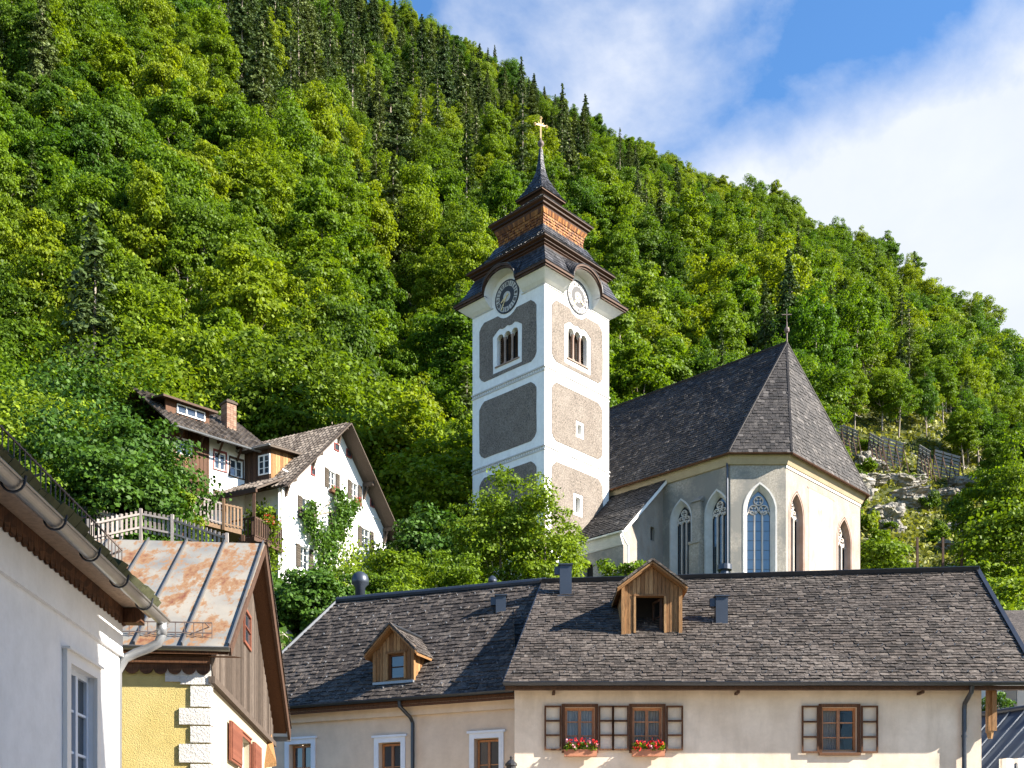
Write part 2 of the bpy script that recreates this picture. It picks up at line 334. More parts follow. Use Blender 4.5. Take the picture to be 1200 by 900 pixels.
def m_leaf(name, cols, trans=.35, wscale=.02):
    k = NT(name); oi = k.n('ShaderNodeObjectInfo'); g = k.n('ShaderNodeNewGeometry')
    a = k.ramp(oi.outputs['Random'], cols); wn = k.n('ShaderNodeTexNoise', {'Vector': g.outputs['Position'], 'Scale': wscale, 'Detail': 2}).outputs[0]
    col = k.mix(k.math('MULTIPLY', k.ramp(wn, [(.42, (0, 0, 0)), (.62, (1, 1, 1))]), .35), a, cols[-1][1])
    isl = k.ramp(g.outputs['Random Per Island'], [(0, (.60, .62, .6)), (.6, (1, 1, 1)), (1, (1.45, 1.35, 1.2))]); col = k.mix(1, col, isl, 'MULTIPLY')
    k.set(k.b.inputs['Base Color'], col); k.b.inputs['Roughness'].default_value = .55; k.b.inputs['Specular IOR Level'].default_value = .18
    tl = k.n('ShaderNodeBsdfTranslucent', {'Color': k.mix(1, col, (1.25, 1.25, .5), 'MULTIPLY')}); mxs = k.n('ShaderNodeMixShader', {0: trans})
    k.t.links.new(k.b.outputs[0], mxs.inputs[1]); k.t.links.new(tl.outputs[0], mxs.inputs[2]); k.t.links.new(mxs.outputs[0], k.out.inputs[0]); return k.mat
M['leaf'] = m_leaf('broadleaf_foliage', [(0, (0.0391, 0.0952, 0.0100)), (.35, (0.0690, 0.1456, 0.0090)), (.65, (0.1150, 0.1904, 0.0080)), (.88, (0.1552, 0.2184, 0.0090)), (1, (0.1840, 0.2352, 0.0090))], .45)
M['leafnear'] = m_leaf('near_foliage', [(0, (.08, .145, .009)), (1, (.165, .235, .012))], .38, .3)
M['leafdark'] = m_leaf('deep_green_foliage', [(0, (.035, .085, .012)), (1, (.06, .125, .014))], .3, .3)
M['needle'] = m_leaf('conifer_needles', [(0, (.030, .060, .018)), (.5, (.060, .095, .026)), (1, (.095, .125, .036))], .15)
M['grass'] = m_leaf('grass_tufts', [(0, (.12, .15, .02)), (1, (.24, .23, .05))], .3, .1)
M['bark'] = m_plain('pale_grey_bark', (.24, .20, .16), .9, var=.5, scale=3, bstr=.6)
M['redflower'] = m_island('red_petals', [(0, (.35, .006, .01)), (1, (.65, .03, .03))], .6, (4, 4, 4), .2, .1)
M['pinkflower'] = m_plain('pink_petals', (.6, .25, .3), .6)

# ------------------------------------------------------------------ terrain
COLS = [-900, -300, 0, 200, 400, 480, 600, 800, 1000, 1200, 1500, 2100]
SIL = [-620, -480, -300, -170, -30, 14, 80, 182, 290, 436, 610, 760]
YR = [430, 430, 430, 430, 430, 430, 430, 430, 440, 430, 420, 400]
def hill_noise(x, y):
    return (math.sin(x * .031 + 1.3 + y * .011) * math.cos(y * .023 - x * .007) + .5 * math.sin(x * .083 + y * .051 + 2) + .35 * math.sin(x * .17 - y * .13))
def lerp_tab(xs, ys, x):
    return float(np.interp(x, xs, ys))
def ground(x, y):
    if y < 32.5: return 0.0
    px = 600 + x / y * FOC; px = max(-900, min(2100, px))
    l = max(0, min(1, (470 - px) / 150))
    zc = lerp_tab([32.5, 35, 45, 60, 75, 90], [0.0, 3, 10.5, 17.0, 19.0, 24.0], y)
    zl = lerp_tab([32.5, 35, 40, 45, 60, 75, 90], [0.0, 9.5, 12.5, 14.0, 16.0, 22, 36], y)
    z0 = zl * l + zc * (1 - l); y0 = 90.0
    if y <= y0: return z0
    zb = 36 * l + 24 * (1 - l)
    yr = lerp_tab(COLS, YR, px); sil = lerp_tab(COLS, SIL, px) + 34
    zr = (HOR - sil) / FOC * yr
    if y <= yr: z = zb + (zr - zb) * ((y - y0) / (yr - y0)) ** .97
    else: z = zr - (y - yr) * .45
    amp = min(1, (y - y0) / 120) * 6 * (1 if y < yr else 0) * min(1, max(0, (yr - y) / 60))
    g = math.exp(-((px - 455 - (y - 130) * .1) / 42) ** 2) * max(0, 1 - abs(y - 125) / 75) * 9
    return z + amp * hill_noise(x, y) - g
def hit(px, py, y0=60):
    y = y0
    while y < 430:
        if ground((px - 600) / FOC * y, y) >= (HOR - py) / FOC * y + CAMZ: return y
        y += .5
    return 430
xs = np.unique(np.concatenate([np.arange(-520, -60, 10), np.arange(-60, 80, 2.5), np.arange(80, 620, 10)]))
ys = np.unique(np.concatenate([np.arange(-120, 30, 15), np.arange(30, 110, 2), np.arange(110, 460, 6), np.arange(460, 1300, 60)]))
gv = [(float(x), float(y), ground(x, y)) for y in ys for x in xs]
nx = len(xs); gf = [(j * nx + i, j * nx + i + 1, (j + 1) * nx + i + 1, (j + 1) * nx + i) for j in range(len(ys) - 1) for i in range(nx - 1)]
me = bpy.data.meshes.new('ground'); me.from_pydata(gv, [], gf); me.materials.append(M['ground']); me.polygons.foreach_set('use_smooth', [True] * len(gf))
go = bpy.data.objects.new('ground', me); COL.objects.link(go); tag(go, kind='structure')
k = MB(); k.face([(-3.8, -40, .008), (5, -40, .008), (5, 7, .008), (11, 7, .008), (11, 24, .008), (-3.8, 24, .008)])
ma = m_plain('lane_paving_bounce', (.40, .34, .27), .9, var=.2, scale=20, bstr=.4)  # lane out of view, made pale and warm to bounce light onto the facades
tag(k.build('road', ma), kind='structure')

# ------------------------------------------------------------------ roofs
def shingles(mb, A, B, C, D, row=.22, wid=.25, th=.03, jit=.3, seed=1, lift=1.0, bottomhang=0.0):
    """A,B eave left/right, D,C upper left/right. Real overlapping shingles."""
    r = random.Random(seed); A, B, C, D = map(Vector, (A, B, C, D))
    u = (B - A).normalized(); n = (B - A).cross(D - A); n.normalize()
    if n.z < 0: n = -n
    v = n.cross(u)
    if v.z < 0: v = -v
    L = max((D - A).dot(v), (C - A).dot(v)); N = max(1, int(round(L / row)))
    ul0, ul1 = 0.0, (D - A).dot(u); ur0, ur1 = (B - A).dot(u), (C - A).dot(u)
    vl, vr = (D - A).dot(v), (C - A).dot(v)
    def left(t): return A + (D - A) * t
    def right(t): return B + (C - B) * t
    for i in range(N):
        t0, t1 = i / N, min(1, (i + 1.35) / N)
        l0, r0, l1, r1 = left(t0), right(t0), left(t1), right(t1)
        w0, w1 = (r0 - l0).length, (r1 - l1).length
        a0, a1 = (l0 - A).dot(u), (l1 - A).dot(u)
        p = -r.random() * wid
        while p < w0:
            q = p + wid * (1 + (r.random() - .5) * jit * 1.6)
            x0, x1 = max(p, 0), min(q - wid * .04, w0)
            if x1 - x0 > wid * .12:
                # top corners follow the same u, clipped to the upper row's extent
                y0 = min(max(a0 + x0, a1), a1 + w1); y1 = min(max(a0 + x1, a1), a1 + w1)
                j = -(r.random()) * row * .22 * jit * 2 if i else -bottomhang
                tt = th * (0.6 + r.random() * .9) * lift; tl = tt + (r.random() - .5) * th * .5
                f0 = l0 + (r0 - l0) * (x0 / w0) ; f1 = l0 + (r0 - l0) * (x1 / w0)
                g0 = l1 + (r1 - l1) * ((y0 - a1) / max(w1, 1e-5)); g1 = l1 + (r1 - l1) * ((y1 - a1) / max(w1, 1e-5))
                f0 = f0 + v * j; f1 = f1 + v * j
                b = len(mb.v)
                mb.v += [f0 + n * tt, f1 + n * tl, g1 + n * th * .12, g0 + n * th * .12, f0, f1, g1, g0]
                mb.f += [(b, b + 1, b + 2, b + 3), (b + 4, b + 5, b + 1, b), (b + 4, b, b + 3, b + 7), (b + 5, b + 6, b + 2, b + 1)]
                mb.m += [0] * 4
            p = q
def slab(mb, pts, th, mi=0):            # roof boarding with thickness downwards
    pts = [Vector(p) for p in pts]; dn = Vector((0, 0, -th))
    mb.face(pts, mi); mb.face([p + dn for p in reversed(pts)], mi)
    for i in range(len(pts)):
        a, b = pts[i], pts[(i + 1) % len(pts)]; mb.face([a, b, b + dn, a + dn], mi)
def gslab(mb, A, B, C, D, th, drop=.01, n=8):
    A, B, C, D = (Vector(p) - Vector((0, 0, drop)) for p in (A, B, C, D))
    q = lambda a, b: (A * (1 - b) + D * b) * (1 - a) + (B * (1 - b) + C * b) * a
    for i in range(n):
        for j in range(n): mb.face([q(i / n, j / n), q((i + 1) / n, j / n), q((i + 1) / n, (j + 1) / n), q(i / n, (j + 1) / n)])
    dn = Vector((0, 0, -th))
    for i in range(n):
        for j in range(n): mb.face([q(i / n, j / n) + dn, q(i / n, (j + 1) / n) + dn, q((i + 1) / n, (j + 1) / n) + dn, q((i + 1) / n, j / n) + dn])
    for a, b in ((A, B), (B, C), (C, D), (D, A)): mb.face([a, b, b + dn, a + dn])
def hooks(mb, A, B, C, D, nu, nv, sz=.03, mi=1):
    A, B, C, D = map(Vector, (A, B, C, D)); n = (B - A).cross(D - A).normalized(); n = n if n.z > 0 else -n; v = ((D - A) + (C - B)).normalized()
    for j in range(nv):
        for i in range(nu):
            a, b = (i + .5 * (j % 2) + .3) / nu, (j + .6) / nv
            p = (A * (1 - a) + B * a) * (1 - b) + (D * (1 - a) + C * a) * b
            mb.bar(p + n * .03, p + n * .03 + v * sz * 2.2, sz * .5, sz * .4, n, mi); mb.bar(p + n * .03, p + n * (.03 + sz * 1.6), sz * .5, sz * .5, v, mi)
def halfpipe(mb, a, b, r=.065, n=8):    # gutter open to the sky
    a, b = Vector(a), Vector(b); d = (b - a).normalized(); x = d.cross(Vector((0, 0, 1))).normalized()
    ring = [(math.cos(math.pi + math.pi * i / n) * r, math.sin(math.pi + math.pi * i / n) * r) for i in range(n + 1)]
    inn = [(c * .88, s_ * .88) for c, s_ in ring]
    for (c0, s0), (c1, s1) in zip(ring, ring[1:]):
        mb.face([a + x * c0 + Vector((0, 0, s0)), b + x * c0 + Vector((0, 0, s0)), b + x * c1 + Vector((0, 0, s1)), a + x * c1 + Vector((0, 0, s1))])
    for (c0, s0), (c1, s1) in zip(inn, inn[1:]):
        mb.face([a + x * c0 + Vector((0, 0, s0)), a + x * c1 + Vector((0, 0, s1)), b + x * c1 + Vector((0, 0, s1)), b + x * c0 + Vector((0, 0, s0))])
    for sgn in (-1, 1): mb.tube([a + x * r * sgn, b + x * r * sgn], .012, 6)
    for e in (a, b): mb.face([e + x * c + Vector((0, 0, s_)) for c, s_ in ring])

def window(F, parent, u0, u1, v0, v1, deep=.1, fr=.06, mull=1, bars=1, mat='windowwood', glass='glass', name='window', head=None, curtain=False, fw=.05):
    """casement window set back in its opening"""
    m = MB(); w0, w1 = -deep - fw, -deep
    m.fbox(F, u0, u0 + fr, v0, v1, w0, w1); m.fbox(F, u1 - fr, u1, v0, v1, w0, w1)
    m.fbox(F, u0 + fr, u1 - fr, v0, v0 + fr, w0, w1); m.fbox(F, u0 + fr, u1 - fr, v1 - fr, v1, w0, w1)
    for i in range(mull):
        c = u0 + (u1 - u0) * (i + 1) / (mull + 1); m.fbox(F, c - fr * .6, c + fr * .6, v0 + fr, v1 - fr, w0, w1 + .01)
    for i in range(bars):
        c = v0 + (v1 - v0) * (i + 1) / (bars + 1)
        m.fbox(F, u0 + fr, u1 - fr, c - fr * .22, c + fr * .22, w0 + .005, w1 - .005)
    o = m.build(name, M[mat], parent)
    g = MB(); wp = -deep - fw * .6; g.face([F.p(u0 + fr * .5, v0 + fr * .5, wp), F.p(u1 - fr * .5, v0 + fr * .5, wp), F.p(u1 - fr * .5, v1 - fr * .5, wp), F.p(u0 + fr * .5, v1 - fr * .5, wp)])
    g.build('pane', M[glass], o)
    if curtain:
        c = MB(); n = 26; ww = -deep - fw - .06
        for part in curtain:
            a0, a1, vb = part; a0 = u0 + (u1 - u0) * a0; a1 = u0 + (u1 - u0) * a1; vb = v0 + (v1 - v0) * vb
            for i in range(n):
                x0, x1 = a0 + (a1 - a0) * i / n, a0 + (a1 - a0) * (i + 1) / n
                z0, z1 = ww + .02 * math.sin(i * 1.9), ww + .02 * math.sin((i + 1) * 1.9)
                c.face([F.p(x0, vb, z0), F.p(x1, vb, z1), F.p(x1, v1, z1), F.p(x0, v1, z0)])
        c.build('curtain', M['curtain'], o)
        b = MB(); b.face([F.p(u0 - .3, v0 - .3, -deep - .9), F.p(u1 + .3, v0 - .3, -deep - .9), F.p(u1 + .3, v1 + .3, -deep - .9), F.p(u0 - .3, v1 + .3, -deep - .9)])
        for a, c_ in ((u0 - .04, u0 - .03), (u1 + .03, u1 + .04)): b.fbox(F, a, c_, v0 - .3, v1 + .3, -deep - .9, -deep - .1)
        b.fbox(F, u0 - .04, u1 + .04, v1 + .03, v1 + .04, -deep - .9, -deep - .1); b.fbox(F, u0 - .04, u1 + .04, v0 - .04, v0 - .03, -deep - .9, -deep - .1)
        b.build('room_shade', M['room_shade'], o)  # added dark sheets standing in for the unlit interior
    return o
def casing(F, parent, u0, u1, v0, v1, t=.08, proud=.03, mat='whitepaint', name='window_surround', flare=0, mi=None):
    m = MB(); m.fbox(F, u0 - t, u0, v0 - t * .2, v1 + t, .002, proud); m.fbox(F, u1, u1 + t, v0 - t * .2, v1 + t, .002, proud)
    m.fbox(F, u0, u1, v1, v1 + t, .002, proud); m.fbox(F, u0 - t - flare, u1 + t + flare, v1 + t, v1 + t * 1.45, .002, proud * 1.6 + flare * .3)
    m.fbox(F, u0 - t - .03, u1 + t + .03, v0 - t * .8, v0 - t * .2, .002, proud * 2)
    return m.build(name, M[mat], parent)

# ================================================================== RIGHT HOUSE
rh = thing('long_house', (5.5, 26, 0), 'long cream house with shingle roof and one open dormer, in the right foreground', 'house')
RE0, RE1 = Vector((-.18, 23.5, 6.0)), Vector((11.08, 23.5, 6.0)); RR0, RR1 = Vector((.76, 28.7, 9.5)), Vector((11.44, 27.6, 9.5))
RF = wallframe((0.055, 24.0), (10.04, 24.0))
def pxwin(F, x0, x1, y0, y1):
    yc = (y0 + y1) / 2; xc = (x0 + x1) / 2
    return F.uv(x0, yc)[0], F.uv(x1, yc)[0], F.uv(xc, y1)[1], F.uv(xc, y0)[1]
rw = [pxwin(RF, 662, 697, 829, 878), pxwin(RF, 741, 776, 829, 878), pxwin(RF, 963, 1004, 829, 881)]
m = MB(); m.panel(RF, rect(0, 9.985, 0, 5.98), [rect(*w) for w in rw], 0, .2); m.build('front_wall', M['cream'], rh)
m = MB(); m.panel(wallframe((.055, 32.6), (.055, 24.0)), [(0, 0), (8.6, 0), (8.6, 5.98), (3.9, 9.1), (0, 5.98)]); m.build('side_wall', M['cream'], rh)
m = MB(); m.panel(wallframe((10.04, 24.0), (10.04, 32.0)), [(0, 0), (8, 0), (8, 5.98), (3.6, 9.1), (0, 5.98)]); m.build('side_wall', M['cream'], rh)
m = MB(); m.panel(wallframe((10.04, 32.0), (.055, 32.6)), rect(0, 9.98, 0, 5.98)); m.build('back_wall', M['cream'], rh)
for i, w in enumerate(rw):
    u0, u1, v0, v1 = w
    cur = [[(.02, .98, .02)], [(.02, .98, .06)], [(.02, .5, .03)]][i]
    wo_ = window(RF, rh, u0, u1, v0, v1, .09, .055, 1, 2, 'windowwood', 'clear', curtain=cur)
    c = MB(); c.fbox(RF, u0 - .07, u0, v0 - .02, v1 + .07, .002, .035); c.fbox(RF, u1, u1 + .07, v0 - .02, v1 + .07, .002, .035); c.fbox(RF, u0, u1, v1, v1 + .07, .002, .034); c.fbox(RF, u0 - .07, u1 + .07, v0 - .08, v0 - .02, .002, .07)
    c.build('window_casing', M['brownwood'], wo_)
    for sd in (-1, 1):                   # opened glazed outer sashes lying against the wall
        a = u0 - .08 - .36 if sd < 0 else u1 + .08; b = a + .36
        if i == 0 and sd > 0: b = a + .33
        sh = MB(); ww0, ww1 = .03, .065; t = .035
        sh.fbox(RF, a, a + t, v0 - .03, v1 + .03, ww0, ww1); sh.fbox(RF, b - t, b, v0 - .03, v1 + .03, ww0, ww1)
        for q in range(4):
            vv = v0 - .03 + (v1 - v0 + .06 - t) * q / 3; sh.fbox(RF, a + t, b - t, vv, vv + t, ww0, ww1)
        so = sh.build('outer_sash', M['brownwood'], rh)
        g = MB(); g.face([RF.p(a + t, v0, .045), RF.p(b - t, v0, .045), RF.p(b - t, v1, .045), RF.p(a + t, v1, .045)]); g.build('pane', M['sashglass'], so)
m = MB(); gslab(m, RE0, RE1, RR1, RR0, .05); RB0, RB1 = Vector((-.18, 33.6, 6.2)), Vector((11.3, 32.8, 6.2)); slab(m, [RR0, RR1, RB1, RB0], .05)
m.build('roof_boarding', M['darkwood'], rh)
m = MB(); shingles(m, RE0, RE1, RR1, RR0, .15, .165, .026, .6, 3); shingles(m, RB1, RB0, RR0, RR1, .3, .35, .022, .4, 4); hooks(m, RE0, RE1, RR1, RR0, 21, 9, .028); ro = m.build('roof', [M['shingle'], M['zinc']], rh)
m = MB(); m.tube([RR0 + Vector((-.05, 0, .05)), RR1 + Vector((.05, 0, .05))], .055, 8); m.bar(RR0 + Vector((0, -.1, 0)), RR1 + Vector((0, -.1, 0)), .02, .16, (0, -.6, .8)); m.build('ridge_cap', M['metal'], rh)
m = MB(); m.bar(RE1 + Vector((0, 0, .03)), RR1 + Vector((0, 0, .03)), .1, .08); m.build('verge_trim', M['metal'], rh); m = MB(); m.bar(RE0 + Vector((0, 0, -.02)), RR0 + Vector((0, 0, -.02)), .03, .06); m.build('verge_trim', M['metal'], rh)
m = MB(); halfpipe(m, RE0 + Vector((0, -.06, -.02)), RE1 + Vector((0, -.06, -.02)), .065); m.build('gutter', M['metal'], rh)
m = MB(); m.fbox(RF, -.2, 10.9, 5.86, 5.93, .3, .44); m.face([RF.p(-.2, 5.95, 0), RF.p(10.9, 5.95, 0), RF.p(10.9, 5.95, .46), RF.p(-.2, 5.95, .46)]); m.build('soffit', M['darkwood'], rh)
for i in range(3):
    m = MB(); a = .8 + i * 3.9; m.fbox(RF, a, a + .06, 5.81, 5.86, 0, .3); m.build('rafter_end', M['darkwood'], rh)
m = MB(); dx = RF.uv(1128, 850)[0]; m.tube([RF.p(dx, 5.93, .5), RF.p(dx, 5.8, .46), RF.p(dx, 5.62, .12), RF.p(dx, 5.5, .09), RF.p(dx, 0, .09)], .05, 10)
for z in (3.5, 4.9): m.tube([RF.p(dx, z, .09), RF.p(dx, z + .05, .09)], .062, 10)
m.build('downpipe', M['metal'], rh)
m = MB(); wx = P(1155, 826, 24.3); m.bar(Vector((10.16, 23.9, 5.0)), Vector((10.16, 23.9, 5.95)), .12, .1); m.bar(Vector((10.22, 23.78, 5.02)), Vector((10.22, 23.78, 5.95)), .035, .1); m.tube([Vector((10.16, 23.85, 4.86)), Vector((10.16, 23.85, 5.02))], [.05, .085], 8)
m.build('corner_bracket', M['honeywood'], rh)

def dormer(F, parent, u0, u1, vb, ve, va, back, winrect, mat='honeywood', over=.16, shade='shingle', open_win=False):
    """F: vertical frame at the dormer front; vb base, ve eaves, va apex heights; back = depth into the roof"""
    d = thing_part('dormer', parent)
    m = MB(); m.panel(F, [(u0, vb), (u1, vb), (u1, ve), ((u0 + u1) / 2, va - .04), (u0, ve)], [rect(*winrect)], 0, .12); m.build('front_board', M[mat], d)
    m = MB(); n = 0
    a = u0
    while a < u1 - .02:                  # upright boards with cover strips
        b = min(a + .095, u1); c = (a + b) / 2; top = ve + (va - ve) * (1 - abs(c - (u0 + u1) / 2) / ((u1 - u0) / 2)) - .05
        if b <= winrect[0] or a >= winrect[1]: m.fbox(F, a + .006, b - .006, vb, top, .002, .025)
        else: m.fbox(F, a + .006, b - .006, winrect[3] + .03, top, .002, .025)
        a = b
    a = 0
    for e in (u0, u1):
        a = 0
        while a < back - .01:
            b = min(a + .11, back)
            sgn = -1 if e == u0 else 1
            m.fbox(F, min(e, e + sgn * .022), max(e, e + sgn * .022), vb, ve, -b + .006, -a - .006); a = b
    m.build('cladding', M[mat], d)
    m = MB(); m.bar(F.p(u0 - .02, vb, .03), F.p(u0 - .02, ve + .02, .03), .08, .08, F.n); m.bar(F.p(u1 + .02, vb, .03), F.p(u1 + .02, ve + .02, .03), .08, .08, F.n)
    m.fbox(F, winrect[0] - .05, winrect[0], winrect[2], winrect[3], .0, .045); m.fbox(F, winrect[1], winrect[1] + .05, winrect[2], winrect[3], 0, .045); m.fbox(F, winrect[0] - .05, winrect[1] + .05, winrect[3], winrect[3] + .05, 0, .05)
    m.build('frame', M[mat], d)
    m = MB(); m.fbox(F, u0 - .05, u1 + .05, vb - .06, vb, -.02, .1); m.build('sill_flashing', M['zinc'], d)
    mid = (u0 + u1) / 2; sl = (va - ve) / (mid - u0); eo = over; el, er = F.p(u0 - eo, ve - sl * eo, over), F.p(u1 + eo, ve - sl * eo, over); ap = F.p(mid, va, over)
    bl, br, bp = F.p(u0 - eo, ve - sl * eo, -back), F.p(u1 + eo, ve - sl * eo, -back), F.p(mid, va, -back - .9)
    m = MB(); slab(m, [el, ap, bp, bl], .05); slab(m, [ap, er, br, bp], .05); m.build('roof_boarding', M[mat], d)
    m = MB(); up = Vector((0, 0, .012)); shingles(m, bl + up, el + up, ap + up, bp + up, .16, .17, .022, .4, 11); shingles(m, er + up, br + up, bp + up, ap + up, .16, .17, .022, .4, 12); m.build('dormer_roof', M[shade], d)
    m = MB(); m.bar(el, ap, .035, .12, F.n); m.bar(ap, er, .035, .12, F.n); m.build('bargeboard', M['honeywood'], d)
    m = MB(); uz = Vector((0, 0, .075)) + F.n * .03
    for (e_, s_) in ((el, -1), (er, 1)):
        L_ = (ap - e_).length; kk = int(L_ / .13)
        for q_ in range(kk): a_ = e_ + (ap - e_) * (q_ / kk) + uz - Vector((0, 0, .01 * rnd.random())); b_ = e_ + (ap - e_) * ((q_ + .93) / kk) + uz; m.bar(a_, b_, .12, .05, (0, 0, 1))
    m.build('verge_shingles', M[shade], d)
    m = MB(); m.tube([ap + Vector((0, 0, .05)), bp + Vector((0, 0, .05))], .04, 8); m.build('ridge_cap', M['metal'], d)
    if open_win:
        m = MB(); b0 = -.7; wr = winrect
        m.face([F.p(u0 + .03, vb, b0), F.p(u1 - .03, vb, b0), F.p(u1 - .03, ve, b0), F.p(u0 + .03, ve, b0)]); m.face([F.p(u0 + .03, ve, b0), F.p(u1 - .03, ve, b0), F.p(u1 - .03, ve, 0), F.p(u0 + .03, ve, 0)]); m.build('inner_shade_sheet', M['room_shade'], d)  # near-black sheets painted as the shade inside the open dormer
        G = Frame(F.p(wr[1] - .02, 0, -.1), (F.n * -1 + F.u * -.35), F.v, F.u); window(G, d, 0, .42, wr[2] + .02, wr[3] - .02, 0, .045, 0, 1, 'darkwood', 'clear', 'casement')
    else: window(F, d, *winrect, .05, .05, 0, 1, 'brownwood', 'glass', 'casement')
    return d
def thing_part(name, parent):
    o = bpy.data.objects.new(name, None); COL.objects.link(o); o.parent = parent; o.empty_display_size = .1; return o
DF = wallframe((0, 25.6), (5, 25.6)); q = pxwin(DF, 745, 778, 699, 742)
dormer(DF, rh, DF.uv(731, 700)[0], DF.uv(796, 700)[0], DF.uv(760, 745)[1], DF.uv(760, 686)[1], DF.uv(760, 662)[1], 1.6, q, open_win=True)
def boxvent(name, px0, px1, pyt, pyb, Y, parent, wd=None):
    a, b = P(px0, pyb, Y), P(px1, pyt, Y); w = b.x - a.x; m = MB(); c = (a.x + b.x) / 2
    F = wallframe((a.x, Y), (b.x, Y)); m.fbox(F, 0, w, a.z - .25, b.z, -.22, 0); m.fbox(F, -.03, w + .03, b.z, b.z + .03, -.26, .04)
    m.fbox(F, -.13, 0, b.z - .22, b.z - .03, -.16, -.04)
    o = m.build(name, M['bluemetal'], parent); m2 = MB(); m2.fbox(F, -.06, w + .06, a.z - .03, a.z + .0, -.3, .06); m2.build('flashing', M['metal'], o); return o
boxvent('flue', 656, 670, 662, 698, 27.8, rh); boxvent('flue', 839, 853, 699, 742, 25.9, rh)
m = MB(); p = P(849, 676, 28.9); m.lathe(p, [(.12, -.3), (.12, .12), (.1, .14), (.1, .17), (.19, .17), (.19, .3), (.05, .32)], 14); m.build('roof_vent', M['bluemetal'], rh)

# ================================================================== MIDDLE HOUSE
mh = thing('corner_house', (-2.5, 28, 0), 'peach house with dark shingle roof and blue-white window surrounds, between the yellow and cream houses', 'house')
ME1 = Vector((.06, 25.2, 6.15)); ME0 = Vector((-5.67, 27.6, 6.15)); me_u = (ME1 - ME0).normalized(); MEL = ME0 - me_u * 1.8
MR1 = Vector((.82, 28.75, 9.5)); MR0 = Vector((-4.79, 30.7, 9.5))
me_n = me_u.cross(Vector((0, 0, 1)))
a, b = MEL - me_n * .42 + me_u * .5, ME1 - me_n * .42 + me_u * .3
MF = wallframe(a, b); mlen = (b - a).xy.length
mw = [pxwin(MF, 339, 365, 872, 925), pxwin(MF, 444, 470, 870, 925), pxwin(MF, 556, 585, 865, 925)]
m = MB(); m.panel(MF, rect(0, mlen, 0, 6.1), [rect(*w) for w in mw], 0, .22); m.build('front_wall', M['midcream'], mh)
m = MB(); m.panel(wallframe(a + Vector((.3, 6, 0)), a), [(0, 0), (6, 0), (6, 6.1), (0, 6.1)]); m.build('side_wall', M['midcream'], mh)
for w in mw:
    wo_ = window(MF, mh, w[0] + .02, w[1] - .02, w[2], w[3] - .02, .14, .05, 1, 1, 'windowwood', 'glass'); casing(MF, wo_, *w, t=.12, proud=.035, mat='surround', flare=.05)
m = MB(); gslab(m, MEL, ME1, MR1, MR0, .05); bk0, bk1 = Vector((-5.2, 35, 6)), Vector((.8, 33, 6)); slab(m, [MR0, MR1, bk1, bk0], .05); slab(m, [MEL, MR0, bk0, MEL + Vector((-.5, 4, 0))], .05); m.build('roof_boarding', M['darkwood'], mh)
m = MB(); shingles(m, MEL, ME1, MR1, MR0, .17, .165, .028, .6, 7); shingles(m, MEL + Vector((-.3, 4, 0)), MEL, MR0, MR0 + Vector((0, .3, 0)), .25, .22, .03, .5, 8); hooks(m, ME0, ME1, MR1, MR0, 12, 7, .028); ro = m.build('roof', [M['shingle_mid'], M['zinc']], mh)
m = MB(); m.tube([MR0 + Vector((0, 0, .06)), MR1 + Vector((.05, 0, .06))], .085, 8); m.build('ridge_cap', M['bluemetal'], mh)
m = MB(); m.bar(MEL + Vector((0, 0, .05)), MR0 + Vector((0, 0, .05)), .09, .06); m.build('hip_trim', M['metal'], mh)
m = MB(); halfpipe(m, MEL + me_n * .06 + Vector((0, 0, -.02)), ME1 + me_n * .06 + Vector((0, 0, -.02)), .06); m.build('gutter', M['metal'], mh)
m = MB(); m.bar(MEL + Vector((0, 0, -.14)) - me_n * .05, ME1 + Vector((0, 0, -.14)) - me_n * .05, .03, .14, (0, 0, 1)); m.build('fascia', M['brownwood'], mh)
m = MB(); m.face([MF.p(0, 6.0, 0), MF.p(mlen, 6.0, 0), MF.p(mlen, 6.0, .4), MF.p(0, 6.0, .4)]); m.fbox(MF, 0, mlen, 5.78, 5.99, .0, .12); m.build('cornice', M['midcream'], mh)
m = MB(); dx = MF.uv(483, 860)[0]; m.tube([MF.p(dx - .1, 6.1, .46), MF.p(dx - .1, 5.95, .44), MF.p(dx + .05, 5.72, .2), MF.p(dx + .06, 5.6, .09), MF.p(dx + .06, 0, .09)], .045, 10); m.build('downpipe', M['metal'], mh)
# dormer facing with the eave
rn = (ME1 - ME0).cross(MR0 - ME0).normalized(); rn = rn if rn.z > 0 else -rn
cdir = Vector((462 - 600, FOC, HOR - 799)); t = (ME0 - Vector((0, 0, CAMZ))).dot(rn) / cdir.dot(rn); c0 = Vector((0, 0, CAMZ)) + cdir * t
DF2 = Frame((c0.x, c0.y, 0), me_u, (0, 0, 1), me_n)
q = pxwin(DF2, 455, 474, 766, 796)
dormer(DF2, mh, DF2.uv(441, 780)[0], DF2.uv(484, 780)[0], c0.z, DF2.uv(462, 760)[1], DF2.uv(462, 736)[1], 1.1, q, over=.2, shade='shingle_mid')
boxvent('flue', 581, 593, 698, 730, 28.1, mh)
for (px, py, s_) in ((422, 684, 1.0), (577, 682, .5)):
    m = MB(); p = P(px, py, 31.0); m.lathe(p, [(.14 * s_, -.9), (.14 * s_, -.1 * s_), (.24 * s_, .0), (.24 * s_, .06), (.24 * s_, .12 * s_), (.2 * s_, .24 * s_), (.1 * s_, .31 * s_), (.02, .33 * s_)], 16); m.build('cowl', M['bluemetal'], mh, smooth=True)

